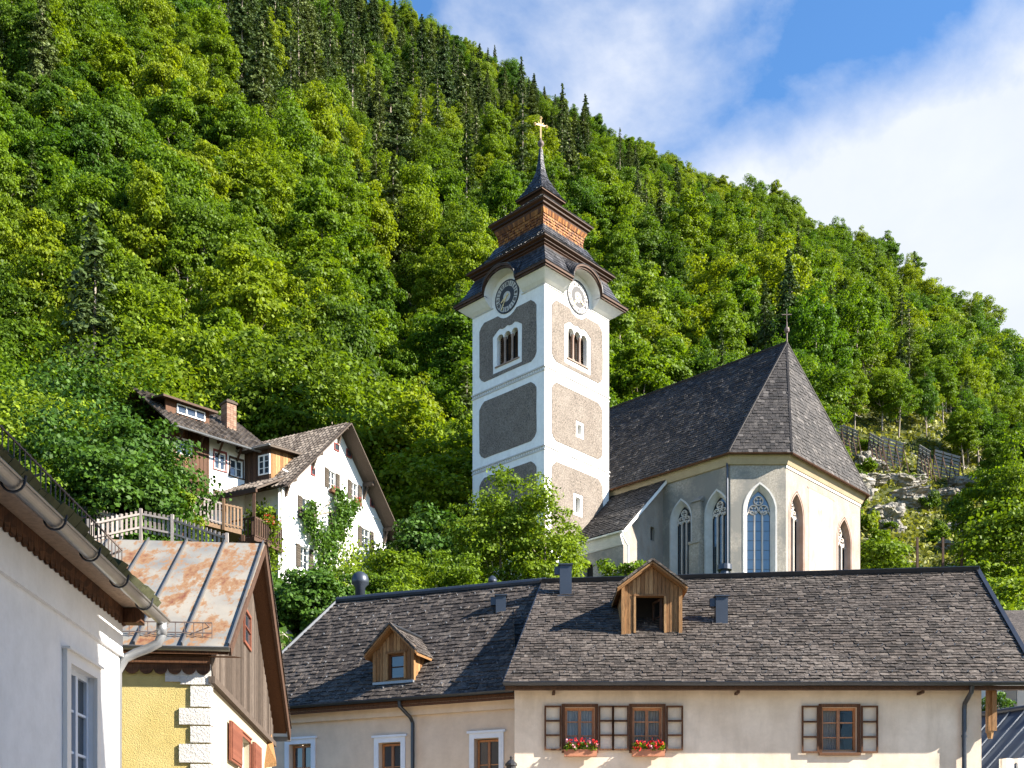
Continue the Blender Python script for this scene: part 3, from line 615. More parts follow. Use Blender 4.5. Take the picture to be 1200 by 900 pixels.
# lantern head in front of the houses
ln = thing('street_lantern', P(599, 1040, 22.5) - Vector((0, 0, CAMZ)), 'black lantern on a post between the peach and cream facades', 'street lamp')
p = P(599, 905, 22.5); m = MB(); m.tube([(p.x, p.y, 0), (p.x, p.y, p.z - .15)], .04, 10); m.build('post', M['black'], ln)
m = MB(); m.lathe(p, [(.06, -.2), (.09, -.15), (.095, .12), (.12, .13), (.12, .17), (.05, .24), (.02, .26), (.03, .3), (.005, .33)], 12); m.build('lantern', M['black'], ln)

# flower boxes on the right house sills
def flowers(parent, F, u0, u1, v, w, n=260, seed=1, h=.2):
    r = random.Random(seed); g = MB(); rd = MB(); pk = MB()
    def leafq(mb, c, s_):
        a = Vector((r.uniform(-1, 1), r.uniform(-1, 1), r.uniform(-1, 1))).normalized(); b = a.cross(Vector((r.uniform(-1, 1), r.uniform(-1, 1), r.uniform(-1, 1)))).normalized()
        mb.face([c + a * s_, c + b * s_, c - a * s_, c - b * s_])
    for i in range(n):
        c = F.p(r.uniform(u0, u1), v + r.random() * h * .8 - .03, w + r.uniform(-.06, .12)); leafq(g, c, r.uniform(.02, .04))
    for i in range(int(n / 12)):
        cc = F.p(r.uniform(u0, u1), v + r.uniform(.02, h) * 1.0, w + r.uniform(-.02, .15)); tgt = pk if r.random() < .12 else rd
        for j in range(9): leafq(tgt, cc + Vector((r.gauss(0, .022), r.gauss(0, .022), r.gauss(0, .022))), .022)
    g.build('foliage', M['leafnear'], parent); rd.build('red_blossoms', M['redflower'], parent)
    if pk.f: pk.build('pink_blossoms', M['pinkflower'], parent)
for i, w in enumerate(rw[:2]):
    fb = thing('flower_box', RF.p((w[0] + w[1]) / 2, w[2] - .1, .15), ['terracotta box of red geraniums under the left window of the cream house', 'terracotta box of red and pink geraniums under the second window from the left'][i], 'flower box')
    m = MB(); a, b = w[0] - .02, w[1] + .03; m.fbox(RF, a, b, w[2] - .17, w[2] - .03, .075, .22); m.fbox(RF, a - .01, b + .01, w[2] - .045, w[2] - .028, .071, .23); m.build('planter', M['terracotta'], fb); flowers(fb, RF, a, b, w[2] - .02, .15, 260, 5 + i)

# ================================================================== WHITE HOUSE, left edge
wh = thing('white_house', (-6, 6, 0), 'white plastered house with scalloped brown valance and hanging gutter, at the left edge', 'house')
wd = Vector((-.053, 1, 0)).normalized(); wc = Vector((-3.85, 11, 0)); wn = Vector((1, .053, 0)).normalized()
WF = Frame(wc, wd, (0, 0, 1), wn)
qa = pxwin(WF, 78, 109, 786, 870); qw = (qa[0], qa[1], qa[3] - 1.45, qa[3])
m = MB(); m.panel(WF, rect(-14, 0, 0, 4.5), [rect(*qw)], 0, .15); m.build('side_wall', M['whitewall'], wh)
EF = Frame(wc, (-1, -.053, 0), (0, 0, 1), wd); m = MB(); m.panel(EF, [(0, 0), (8, 0), (8, 4.5), (4, 7.6), (0, 4.5)]); m.build('gable_wall', M['whitewall'], wh)
m = MB(); m.fbox(WF, -14, .03, 4.0, 4.44, .0, .025); m.fbox(WF, -14, .03, 3.97, 4.0, .0, .035); m.build('frieze', M['whitewall'], wh)
wo_ = window(WF, wh, *qw, .04, .05, 1, 3, 'bluepaint', 'glass'); c = MB()
c.fbox(WF, qw[0] - .1, qw[0], qw[2], qw[3] + .1, .002, .04); c.fbox(WF, qw[1], qw[1] + .1, qw[2], qw[3] + .1, .002, .04); c.fbox(WF, qw[0], qw[1], qw[3], qw[3] + .1, .002, .04); c.fbox(WF, qw[0] - .12, qw[1] + .12, qw[3] + .1, qw[3] + .12, .002, .07); c.build('window_casing', M['whitepaint'], wo_)
m = MB(); m.face([WF.p(-14, 4.44, 0), WF.p(.25, 4.44, 0), WF.p(.1, 4.44, .29), WF.p(-14, 4.44, .29)]); m.fbox(WF, -14, .1, 4.37, 4.5, .26, .29); m.build('soffit', M['soffit'], wh)
def scallops(mb, F, u0, u1, vt, depth, pitch, w, th=.02):
    n = int((u1 - u0) / pitch); p_ = (u1 - u0) / n
    for i in range(n):
        a = u0 + i * p_; pts = [(a, vt), (a + p_, vt)] + [(a + p_ / 2 + p_ / 2 * math.cos(math.pi * j / 8), vt - depth * (.5 + .5 * math.sin(math.pi * j / 8) ** .8)) for j in range(9)]
        pts = pts[:1] + pts[2:3] + pts[3:] if False else [(a, vt)] + [(a + p_, vt)] + [(a + p_ / 2 + p_ / 2 * math.cos(math.pi * j / 8) * .999, vt - depth * (.45 + .55 * math.sin(math.pi * j / 8))) for j in range(9)]
        mb.panel(F, pts, (), w + th, 0, th)
m = MB(); scallops(m, WF, -9, .06, 4.435, .17, .115, .03); m.build('valance', M['brownwood'], wh)
ep = Vector((0, 0, 0)); e0, e1 = WF.p(-14, 4.47, .31), WF.p(.1, 4.47, .31)
k_ = .84
g0, g1 = WF.p(-14, 4.47 + 4.4 * k_, -4.09), WF.p(.1, 4.47 + 4.4 * k_, -4.09)
m = MB(); slab(m, [e0, e1, g1, g0], .08); h0, h1 = WF.p(-14, 4.47, -8.5), WF.p(.1, 4.47, -8.5); slab(m, [g0, g1, h1, h0], .08); m.build('roof_boarding', M['darkwood'], wh)
m = MB(); up = Vector((0, 0, .01)); shingles(m, WF.p(-8, 4.48, .34), WF.p(.12, 4.48, .34), WF.p(.12, 4.48 + 2 * k_, -1.66), WF.p(-8, 4.48 + 2 * k_, -1.66), .18, .2, .05, .6, 21, lift=1.2); m.build('roof', m_plain('mossy_shingle', (.07, .075, .035), .95, var=.8, scale=9, bstr=.8), wh)
m = MB(); halfpipe(m, WF.p(-14, 4.40, .385), WF.p(.16, 4.36, .385), .06, 12); gu = m.build('gutter', M['gutter'], wh)
for i in range(8):
    u_ = -.55 - i * .78; m = MB(); pts = [WF.p(u_, 4.37 - .078 * math.sin(math.pi * j / 8), .385 + .078 * math.cos(math.pi - math.pi * j / 8)) for j in range(9)]; m.tube(pts + [WF.p(u_, 4.40, .47)], .009, 6); m.build('gutter_bracket', M['metal'], gu)
m = MB(); m.tube([WF.p(.1, 4.30, .385), WF.p(.1, 4.2, .385), WF.p(.1, 4.12, .35), WF.p(.1, 4.07, .26), WF.p(.1, 4.02, .13), WF.p(.08, 3.96, .03), WF.p(.07, 3.82, -.04), WF.p(.07, 0, -.05)], .045, 14); m.tube([WF.p(.1, 4.33, .385), WF.p(.1, 4.2, .385)], .052, 14)
m.build('downpipe', M['zinc'], wh, smooth=True)
m = MB(); m.fbox(WF, -.04, .09, 4.29, 4.43, .0, .22); m.build('purlin_end', M['brownwood'], wh)
m = MB(); sf = .18
for (v_, wo2) in ((.03, 0), (.30, 0)): m.bar(WF.p(-7.5, 4.66 + v_ * .8, .13), WF.p(-.35, 4.66 + v_ * .8, .13), .012, .012)
i = -7.5
while i < -.34: m.bar(WF.p(i, 4.6, .13), WF.p(i, 4.92, .13), .008, .008, (1, 0, 0)); i += .105
for j in range(8): m.bar(WF.p(-7.4 + j, 4.88, .13), WF.p(-7.4 + j, 4.80, -.08), .015, .015)
m.build('snow_guard', M['iron'], wh)

# ================================================================== YELLOW HOUSE
yh = thing('yellow_house', (-6, 19, 0), 'yellow house with rust stained metal roof and dark boarded gable, beside the white house', 'house')
yc = Vector((-4.40, 16.3, 0)); yd = Vector((-.0889, .996, 0)).normalized(); yn = Vector((.996, .0889, 0)).normalized()
YF = Frame(yc, yn, (0, 0, 1), -yd)      # front, u runs to the right and ends at the corner (0)
YS = Frame(yc, yd, (0, 0, 1), yn)       # side, u runs away
m = MB(); m.panel(YF, rect(-7, 0, 0, 5.0)); m.build('front_wall', M['yellow'], yh)
sw = pxwin(YS, 281, 292, 866, 905); aw = pxwin(YS, 283, 291, 716, 758)
m = MB(); m.panel(YS, rect(0, 7.3, 0, 4.8), [rect(*sw)], 0, .18); m.build('side_wall', M['paleyellow'], yh)
m = MB(); m.panel(YS, [(0, 4.8), (7.3, 4.8), (7.3, 5.25), (3.65, 7.6), (0, 5.1)], [], -.02); gb = m.build('gable_backing', M['darkwood'], yh)
m = MB(); a = 0
while a < 7.29:
    b = min(a + .17, 7.3); c = (a + b) / 2; top = 5.06 + (1 - abs(c - 3.65) / 3.65) * 2.5
    if b < aw[0] or a > aw[1]: m.fbox(YS, a + .004, b - .006, 4.74, top, .0, .03 + .006 * rnd.random())
    else: m.fbox(YS, a + .004, b - .006, 4.74, aw[2], 0, .03); m.fbox(YS, a + .004, b - .006, aw[3], top, 0, .03)
    a = b
m.build('gable_boards', M['greywood'], yh)
m = MB(); m.fbox(YS, -.05, 7.35, 4.66, 4.76, .0, .09); m.build('gable_sill_beam', M['greywood'], yh)
wo_ = window(YS, yh, aw[0], aw[1], aw[2], aw[3], -.06, .05, 0, 1, 'shutterbrown', 'glass', 'gable_window')
window(YS, yh, *sw, .1, .05, 1, 1, 'whitepaint', 'glass')
casing(YS, yh, *sw, t=.06, proud=.03, mat='shutterbrown')
for (x0, x1) in ((266, 279), (293.5, 302)):
    s0 = pxwin(YS, x0, x1, 850 if x0 < 280 else 873, 905); m = MB(); m.fbox(YS, s0[0], s0[1], sw[2], sw[3] + .05, .03, .07)
    n_ = 22
    for i in range(n_): zz = sw[2] + .04 + (sw[3] - sw[2]) * i / n_; m.fbox(YS, s0[0] + .05, s0[1] - .05, zz, zz + .03, .07, .085)
    m.build('shutter', M['shutterbrown'], yh)
hs = [4.95, 4.63, 4.31, 4.05, 3.79, 3.5, 3.22, 2.95, 2.65]
for i in range(8):                       # quoins, alternating long and short, wrapping the corner
    L_ = .42 if i % 2 == 0 else .26
    if i == 0: L_ = .40
    m = MB(); m.fbox(YF, -L_, .028, hs[i + 1] + .012, hs[i] - .012, .0, .03); m.fbox(YS, 0, L_ * .6, hs[i + 1] + .012, hs[i] - .012, .001, .028); m.build('quoin', M['quoin'], yh)
m = MB(); m.fbox(YF, -.62, -.01, 4.68, 4.95, .001, .02); m.build('corner_plaster', M['quoin'], yh)
# roof: eave at depth 16, ridge at 20, back eave at 24
sd_ = Vector((-.1, 1, 0))
def yr(ur, Yv, z): return Vector((-4.04 - .0925 * (Yv - 16) + ur, Yv + ur * .0925, z))
A_, B_, C_, D_ = yr(-6, 16.16, 5.17), yr(0, 16.16, 5.17), yr(0, 20, 7.83), yr(-6, 20, 7.83)
m = MB(); slab(m, [A_, B_, C_, D_], .03); m.build('roof', M['rustroof'], yh)
E_, F_ = yr(-6, 24.1, 5.1), yr(0, 24.1, 5.1)
m = MB(); slab(m, [D_, C_, F_, E_], .05); m.build('rear_roof', M['shingle_mid'], yh)
m = MB()
for i in range(9):
    ur = -.02 - i * .66; a, b = yr(ur, 16.14, 5.19), yr(ur, 20, 7.86); m.bar(a, b, .022, .05, (0, 0, 1))
m.build('standing_seams', M['gutter'], yh)
m = MB(); slab(m, [yr(-6, 16.2, 5.12), yr(-.04, 16.2, 5.12), yr(-.04, 20, 7.77), yr(-6, 20, 7.77)], .06); slab(m, [yr(-6, 20, 7.76), yr(-.04, 20, 7.76), yr(-.04, 24, 5.05), yr(-6, 24, 5.05)], .06); m.build('roof_boarding', M['brownwood'], yh)
m = MB(); m.bar(yr(.0, 16.1, 5.08), yr(.0, 20.02, 7.74), .04, .12); m.bar(yr(.0, 19.98, 7.74), yr(.0, 24.2, 4.98), .05, .26); m.build('bargeboard', M['darkwood'], yh)
m = MB(); shingles(m, yr(.05, 24.2, 5.12), yr(-.5, 24.2, 5.12), yr(-.5, 20, 7.86), yr(.05, 20, 7.86), .2, .2, .03, .4, 31); m.build('verge_shingles', M['shingle_mid'], yh)
m = MB(); m.bar(yr(0.02, 24.22, 4.9), yr(-.8, 24.22, 4.9), .06, .1); m.build('rear_gutter', M['gutter'], yh)
m = MB(); halfpipe(m, yr(-6, 16.08, 5.13), yr(.0, 16.08, 5.13), .05); m.build('gutter', M['gutter'], yh)
m = MB(); scallops(m, YF, -7, .02, 4.95, .17, .2, .03, .02); m.fbox(YF, -7, .02, 4.93, 5.03, .02, .08); m.build('valance', M['brownwood'], yh)
m = MB(); m.face([YF.p(-7, 5.04, 0), YF.p(.5, 5.04, 0), YF.p(.4, 5.04, .12), YF.p(-7, 5.04, .12)]); m.build('soffit', M['brownwood'], yh)
m = MB(); z_ = .1
for (v_) in (.05, .2): m.bar(yr(-2.9, 16.4, 5.36 + v_), yr(-.3, 16.4, 5.36 + v_), .016, .016)
i = -2.9
while i < -.29: m.bar(yr(i, 16.4, 5.34), yr(i, 16.4, 5.56), .01, .01, (1, 0, 0)); i += .13
for i in range(5): m.bar(yr(-2.8 + .6 * i, 16.4, 5.56), yr(-2.8 + .6 * i, 16.75, 5.58), .014, .014)
m.build('snow_guard', M['iron'], yh)
# small roof tip below the yellow gable
sr = thing('porch_roof', P(318, 900, 23.2) * 1.0, 'tip of a small wooden porch roof behind the yellow house', 'roof')
m = MB(); a, b, c = P(300, 830, 23.6), P(323, 890, 22.6), P(323, 896, 22.6); slab(m, [P(296, 835, 23.6), P(316, 848, 23.6), P(324, 893, 22.4), P(300, 897, 22.4)], .08); m.build('boards', M['honeywood'], sr)

# ================================================================== CHURCH TOWER
Rh = Vector((1253, FOC, 0)).normalized(); Lh = Vector((-1380, FOC, 0)).normalized(); Lh = Vector((-Rh.y, Rh.x, 0))
TC = Vector((38 / FOC * 65, 65, 0)); TW = 5.95
ctr = TC + (Rh + Lh) * TW / 2
tw = thing('church_tower', (ctr.x, ctr.y, 16.5), 'white church tower with grey panels, two clock faces and tiered wooden cap', 'tower')
FL = Frame(TC + Lh * TW, -Lh, (0, 0, 1), -Rh); FR = Frame(TC, Rh, (0, 0, 1), -Lh)
FB1 = Frame(TC + Rh * TW, Lh, (0, 0, 1), Rh); FB2 = Frame(TC + Rh * TW + Lh * TW, -Rh, (0, 0, 1), Lh)
mid = TW / 2; ZT = 36.7
def bell_holes():
    o = [(mid - .88, 33.1), (mid + .88, 33.1)]
    for c_ in (mid + .6, mid, mid - .6):
        o += [(c_ + .275 * math.cos(math.pi * i / 8), 34.68 + .27 * math.sin(math.pi * i / 8)) for i in range(9)]
    return [o]
small = [[], []]
sR1, sR2 = pxwin(FR, 677, 682, 498, 510), pxwin(FR, 674.5, 680, 583, 601)
for Fi, nm in ((FL, 0), (FR, 1), (FB1, 2), (FB2, 3)):
    hol = bell_holes() + ([rect(*sR1), rect(*sR2)] if nm == 1 else [])
    m = MB(); m.panel(Fi, rect(0, TW, 14, 38.4), hol, 0, .3); m.build('wall', M['tower'], tw)
    if nm < 2:
        b = MB()
        for (v_) in (31.85, 27.25):
            b.fbox(Fi, -.06, TW + .06, v_ + .04, v_ + .12, 0, .06); b.fbox(Fi, -.04, TW + .04, v_ - .18, v_ - .1, 0, .04)
            j = 0.0
            while j < TW - .1: b.fbox(Fi, j + .02, j + .11, v_ - .09, v_ + .03, 0, .035); j += .19
        b.build('dentil_band', M['quoin'], tw)
        b = MB(); b.fbox(Fi, 0, mid - 1.18, ZT - .02, ZT + .03, 0, .05); b.fbox(Fi, mid + 1.18, TW, ZT - .02, ZT + .03, 0, .05); b.build('string_course', M['quoin'], tw)
        def chamf(v0, v1, notch=False):
            e = .62; c_ = .42; j = lambda: rnd.uniform(-.02, .02)
            o = [(e + c_, v0)] + [(e + c_ + (TW - 2 * e - 2 * c_) * t, v0 + j()) for t in (.25, .5, .75)] + [(TW - e - c_, v0), (TW - e - c_ * .35, v0 + c_ * .35 + .03), (TW - e, v0 + c_)]
            o += [(TW - e + j(), v0 + (v1 - v0) * t) for t in (.3, .5, .7)] + [(TW - e, v1 - c_), (TW - e - c_ * .4, v1 - c_ * .45)]
            if notch:
                o += [(TW - e - c_, v1)]
                for i in range(13):
                    a = math.pi * (-.02 - .96 * i / 12); o.append((mid + 1.12 * math.cos(a), 37.0 + 1.24 * math.sin(a) if 37.0 + 1.24 * math.sin(a) < v1 else v1 - .01))
                o += [(e + c_, v1)]
            else: o += [(TW - e - c_, v1), (mid, v1 + j()), (e + c_, v1)]
            o += [(e + c_ * .4, v1 - c_ * .45), (e, v1 - c_)] + [(e + j(), v1 - (v1 - v0) * t) for t in (.3, .5, .7)] + [(e, v0 + c_), (e + c_ * .35, v0 + c_ * .35 + .03)]
            return o
        sur = [(mid - 1.25, 32.75), (mid + 1.25, 32.75), (mid + 1.28, 34.9)] + [(mid + 1.28 - .25 * i / 2, 34.9 + .22 * i) for i in (1, 2)]
        tops = []
        for i in (2, 1, 0):
            c_ = mid - .62 + i * .62; tops += [(c_ + .3 * math.cos(a), 35.02 + .28 * math.sin(a)) for a in (math.pi * .25, math.pi * .5, math.pi * .75)]
        sur = [(mid - 1.2, 32.72), (mid + 1.2, 32.72), (mid + 1.22, 34.95)] + tops + [(mid - 1.22, 34.95)]
        m = MB()
        m.panel(Fi, chamf(32.5, 36.1, True), [sur], .03, .025, .03)
        m.panel(Fi, chamf(27.85, 31.3), [inset(rect(*sR1), -.18)] if nm == 1 else [], .03, .025, .03)
        m.panel(Fi, chamf(21.8, 26.65), [inset(rect(*sR2), -.2)] if nm == 1 else [], .03, .025, .03)
        m.build('roughcast_panel', M['roughcast'], tw)
        for q_ in ([sR1, sR2] if nm == 1 else []):
            g = MB(); g.fbox(Fi, q_[0], q_[1], q_[2], q_[3], -.42, -.40); g.build('slit_window', M['glass'], tw)
        # bell opening: dark louvre board, two pink columns with capitals, sill
        bo = thing_part('bell_opening', tw)
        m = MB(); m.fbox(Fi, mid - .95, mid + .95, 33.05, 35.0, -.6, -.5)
        m.build('dark_backing', M['room_shade'], bo)
        m = MB()
        for i in range(2):
            c_ = mid - .3 + i * .6; base = Fi.p(c_, 0, -.12); m.lathe((base.x, base.y, 0), [(.10, 33.1), (.10, 33.22), (.065, 33.28), (.06, 34.45), (.07, 34.5), (.10, 34.62), (.10, 34.71)], 10)
        m.build('column', M['stone_pink'], bo)
        m = MB()
        for i in range(3):
            c_ = mid - .86 + i * .6
            for j in range(14): zz = 33.15 + j * .13; Fq = Frame(Fi.p(0, zz, -.35), Fi.u, (Fi.v * .7 + Fi.n * .7), (Fi.n * .7 - Fi.v * .7)); m.fbox(Fq, c_ + .01, c_ + .47, -.06, .06, 0, .012)
        m.build('louvre', M['darkwood'], bo)
        m = MB(); m.fbox(Fi, mid - 1.0, mid + 1.0, 33.02, 33.09, .0, .07); m.build('sill', M['stone_pink'], bo)
        # clock
        ck = thing_part('clock', tw); cz = 37.0
        def disc(name, r0, r1, w, mat, seg=48):
            m = MB()
            for i in range(seg):
                a, b_ = 2 * math.pi * i / seg, 2 * math.pi * (i + 1) / seg
                pts = [(mid + r1 * math.cos(a), cz + r1 * math.sin(a)), (mid + r1 * math.cos(b_), cz + r1 * math.sin(b_)), (mid + r0 * math.cos(b_), cz + r0 * math.sin(b_)), (mid + r0 * math.cos(a), cz + r0 * math.sin(a))]
                m.face([Fi.p(x, y, w) for x, y in pts]); m.face([Fi.p(*pts[0], w), Fi.p(*pts[1], w), Fi.p(*pts[1], .0), Fi.p(*pts[0], .0)])
            return m.build(name, M[mat], ck)
        disc('face', .30, .90, .05, 'clockwhite'); disc('outer_ring', .89, .98, .06, 'clockdark'); disc('inner_ring', .30, .60, .06, 'clockdark' if nm == 0 else 'clocksunlit'); disc('centre', .0, .30, .055, 'clockwhite')
        m = MB(); m2 = MB()
        romans = ['XII', 'I', 'II', 'III', 'IIII', 'V', 'VI', 'VII', 'VIII', 'IX', 'X', 'XI']
        for h_ in range(12):
            a = math.pi / 2 - 2 * math.pi * h_ / 12; G = Frame(Fi.p(mid + .75 * math.cos(a), cz + .75 * math.sin(a), .056), (Fi.u * math.sin(a) - Fi.v * math.cos(a)), (Fi.u * math.cos(a) + Fi.v * math.sin(a)), Fi.n)
            s_ = romans[h_]; wdt = {'I': .05, 'V': .1, 'X': .1}; tot = sum(wdt[c] for c in s_); x = -tot / 2
            for c in s_:
                cx_ = x + wdt[c] / 2
                if c == 'I': m.bar(G.p(cx_, -.1, .004), G.p(cx_, .1, .004), .036, .008, Fi.n)
                elif c == 'V': m.bar(G.p(cx_ - .035, .1, .004), G.p(cx_, -.1, .004), .024, .008, Fi.n); m.bar(G.p(cx_ + .035, .1, .004), G.p(cx_, -.1, .004), .016, .008, Fi.n)
                else: m.bar(G.p(cx_ - .04, .1, .004), G.p(cx_ + .04, -.1, .004), .024, .008, Fi.n); m.bar(G.p(cx_ + .04, .1, .004), G.p(cx_ - .04, -.1, .004), .016, .008, Fi.n)
                x += wdt[c]
            a2 = a + math.pi / 12; m2.bar(Fi.p(mid + .56 * math.cos(a2), cz + .56 * math.sin(a2), .062), Fi.p(mid + .85 * math.cos(a2), cz + .9 * math.sin(a2), .062), .04, .008, Fi.n)
        m.build('numerals', M['clockdark'], ck); m2.build('hour_dividers', M['clockdark'], ck)
        for (ln_, ang, wd_) in ((.50, -150 if nm == 0 else -35, .08), (.84, -122 if nm == 0 else -128, .06)):
            a = R(ang); m = MB(); m.bar(Fi.p(mid - .18 * math.cos(a), cz - .18 * math.sin(a), .09), Fi.p(mid + ln_ * math.cos(a), cz + ln_ * math.sin(a), .09), wd_, .02, Fi.n)
            m.lathe(Vector((0, 0, 0)), [(.001, 0), (.001, .001)], 4) if False else None
            q_ = Fi.p(mid + ln_ * .62 * math.cos(a), cz + ln_ * .62 * math.sin(a), .09); m.bar(q_ - (Fi.u * math.sin(a) - Fi.v * math.cos(a)) * .07, q_ + (Fi.u * math.sin(a) - Fi.v * math.cos(a)) * .07, .05, .02, Fi.n)
            m.build('hand', M['gold'], ck)
# white coved eave with an arched brow over each clock, then the flared shingle skirt
AR = 1.32
def prof(s_):                           # eave height above the wall plane for a position across the face
    a = abs(s_)
    if a < AR: return 37.35 + 1.12 * math.sqrt(max(0, 1 - (a / AR) ** 2)) ** .9
    return 37.35
def su(s_, w):
    a = abs(s_); sg = 1 if s_ >= 0 else -1
    return s_ if a <= AR else sg * (AR + (a - AR) * (mid + w - AR) / (mid - AR))
samples = [-mid, -2.4, -1.8, -1.45] + [AR * math.sin(math.pi / 2 * t) for t in np.linspace(-1, 1, 25)] + [1.45, 1.8, 2.4, mid]
for Fi in (FL, FR, FB1, FB2):
    c = MB(); mo = MB(); fz = MB()
    for s0, s1 in zip(samples, samples[1:]):
        inn = abs((s0 + s1) / 2) < AR
        def col_(s_):
            z = prof(s_)
            zw = 36.72 if not inn else z - .12
            return [(su(s_, 0), zw, 0), (su(s_, .25), zw + (z - zw) * .25, .25), (su(s_, .52), zw + (z - zw) * .62, .52), (su(s_, .70), z - .1, .70)]
        a, b = col_(s0), col_(s1)
        for i in range(3): c.face([Fi.p(mid + a[i][0], a[i][1], a[i][2]), Fi.p(mid + b[i][0], b[i][1], b[i][2]), Fi.p(mid + b[i + 1][0], b[i + 1][1], b[i + 1][2]), Fi.p(mid + a[i + 1][0], a[i + 1][1], a[i + 1][2])])
        z0, z1 = prof(s0), prof(s1)
        for (wa, wb, da, db) in ((.66, .76, -.14, -.02), (.70, .84, -.03, .10)):
            q0, q1, r0, r1 = mid + su(s0, wa), mid + su(s1, wa), mid + su(s0, wb), mid + su(s1, wb)
            mo.hexa([Fi.p(q0, z0 + da, wa), Fi.p(q1, z1 + da, wa), Fi.p(r1, z1 + da, wb), Fi.p(r0, z0 + da, wb), Fi.p(q0, z0 + db, wa), Fi.p(q1, z1 + db, wa), Fi.p(r1, z1 + db, wb), Fi.p(r0, z0 + db, wb)])
    for sg in (-1, 1):                  # cheeks where the cove meets the arch
        u_ = mid + sg * AR; c.face([Fi.p(u_, 36.72, 0), Fi.p(u_, 36.84, .25), Fi.p(u_, 37.05, .52), Fi.p(u_, 37.25, .70), Fi.p(u_, 37.25, .68), Fi.p(u_, 37.25, 0)])
    c.build('cove', M['white'], tw); mo.build('eave_moulding', M['darkwood'], tw)
    sk = MB(); rr = random.Random(5)
    cols = [-mid, *np.linspace(-mid + .2, -AR - .1, 8), *[AR * math.sin(math.pi / 2 * t) for t in np.linspace(-1, 1, 17)], *np.linspace(AR + .1, mid - .2, 8), mid]
    hi_w, hi_z = -.10, 39.02
    def skp(s_, t):
        z = prof(s_) + .1; w = .86
        zz = z + (hi_z - z) * (t ** 1.25 if z < 38.2 else t); wv = w + (hi_w - w) * t ** .8
        return Fi.p(mid + su(s_, wv), zz, wv)
    rows = 7
    for s0, s1 in zip(cols, cols[1:]):
        nsub = max(1, int(round((s1 - s0) / .17)))
        for q_ in range(nsub):
            a, b = s0 + (s1 - s0) * q_ / nsub, s0 + (s1 - s0) * (q_ + 1) / nsub
            for r_ in range(rows):
                t0, t1 = r_ / rows, (r_ + 1.15) / rows; t1 = min(1, t1); hh = .02 + .015 * rr.random()
                p0, p1, p2, p3 = skp(a, t0), skp(b, t0), skp(b, t1), skp(a, t1); nn_ = (p1 - p0).cross(p3 - p0).normalized(); nn_ = nn_ if nn_.z > 0 else -nn_
                x = len(sk.v); sk.v += [p0 + nn_ * hh, p1 + nn_ * hh, p2, p3, p0, p1]; sk.f += [(x, x + 1, x + 2, x + 3), (x + 4, x + 5, x + 1, x)]; sk.m += [0, 0]
    sk.build('skirt_roof', M['towershingle'], tw)
def ringpts(h, z): return [ctr + Rh * a * h + Lh * b * h + Vector((0, 0, z)) for a, b in ((-1, -1), (1, -1), (1, 1), (-1, 1))]
def tier(profile, mat, name, sh=None, row=.2, seed=1):
    m = MB()
    for (h0, z0), (h1, z1) in zip(profile, profile[1:]):
        a, b = ringpts(h0, z0), ringpts(h1, z1)
        for i in range(4):
            j = (i + 1) % 4
            if sh: shingles(m, a[i], a[j], b[j], b[i], row, sh, .03, .25, seed + i)
            m.face([a[i], a[j], b[j], b[i]])
    m.face(ringpts(*profile[-1])); m.face(ringpts(*profile[0])); return m.build(name, M[mat], tw)
tier([(2.86, 38.75), (2.90, 39.02), (2.98, 39.08)], 'capwood', 'frieze')
tier([(2.98, 39.08), (2.98, 39.15), (3.1, 39.19), (3.1, 39.27), (3.26, 39.34), (3.26, 39.44)], 'capwood', 'middle_cornice')
tier([(3.28, 39.42), (2.75, 39.85), (2.3, 40.4), (2.0, 41.0)], 'towershingle', 'middle_roof', .17, .2, 3)
def shgl_wall(profile, name):
    m = MB(); r = random.Random(9)
    for (h0, z0), (h1, z1) in zip(profile, profile[1:]):
        a, b = ringpts(h0, z0), ringpts(h1, z1)
        N = max(1, int((z1 - z0) / .14)); K = int(h0 * 2 / .13)
        for i in range(4):
            j = (i + 1) % 4; nrm = (a[j] - a[i]).cross(Vector((0, 0, 1))).normalized()
            m.face([a[i], a[j], b[j], b[i]])
            for n_ in range(N):
                for k2 in range(K):
                    u_, u2 = (k2 + .04) / K, (k2 + .96) / K; t0, t1 = n_ / N, (n_ + 1) / N; e = .012 + .02 * r.random()
                    q = lambda u__, t__: (a[i] * (1 - u__) + a[j] * u__) * (1 - t__) + (b[i] * (1 - u__) + b[j] * u__) * t__
                    x = len(m.v); m.v += [q(u_, t0) + nrm * e * 2, q(u2, t0) + nrm * e * 2, q(u2, t1) + nrm * .004, q(u_, t1) + nrm * .004, q(u_, t0), q(u2, t0)]; m.f += [(x, x + 1, x + 2, x + 3), (x + 4, x + 5, x + 1, x)]; m.m += [0, 0]
    return m.build(name, M['orange'], tw)
shgl_wall([(1.86, 40.75), (1.82, 41.3), (1.90, 41.75), (2.02, 42.0)], 'shingled_lantern_stage')
tier([(2.02, 42.0), (2.05, 42.12), (2.16, 42.16), (2.16, 42.26), (2.3, 42.34), (2.3, 42.42)], 'capwood', 'upper_cornice')
tier([(2.32, 42.42), (1.75, 42.75), (1.25, 43.2), (1.0, 43.6)], 'towershingle', 'upper_roof', .17, .18, 23)
tier([(.86, 43.3), (.86, 43.75), (.95, 43.85), (1.08, 43.9), (1.08, 43.98)], 'capwood', 'small_drum')
tier([(1.12, 43.98), (.92, 44.25), (.70, 44.62), (.50, 45.0), (.32, 45.4), (.2, 45.85), (.12, 46.5), (.07, 47.25)], 'towershingle', 'spire', .15, .17, 43)
m = MB(); m.lathe(ctr, [(.05, 47.1), (.13, 47.2), (.06, 47.28), (.06, 47.36), (.17, 47.45), (.21, 47.55), (.17, 47.67), (.05, 47.76), (.05, 47.9)], 14); cr_ = m.build('finial_ball', M['iron'], tw, smooth=True)
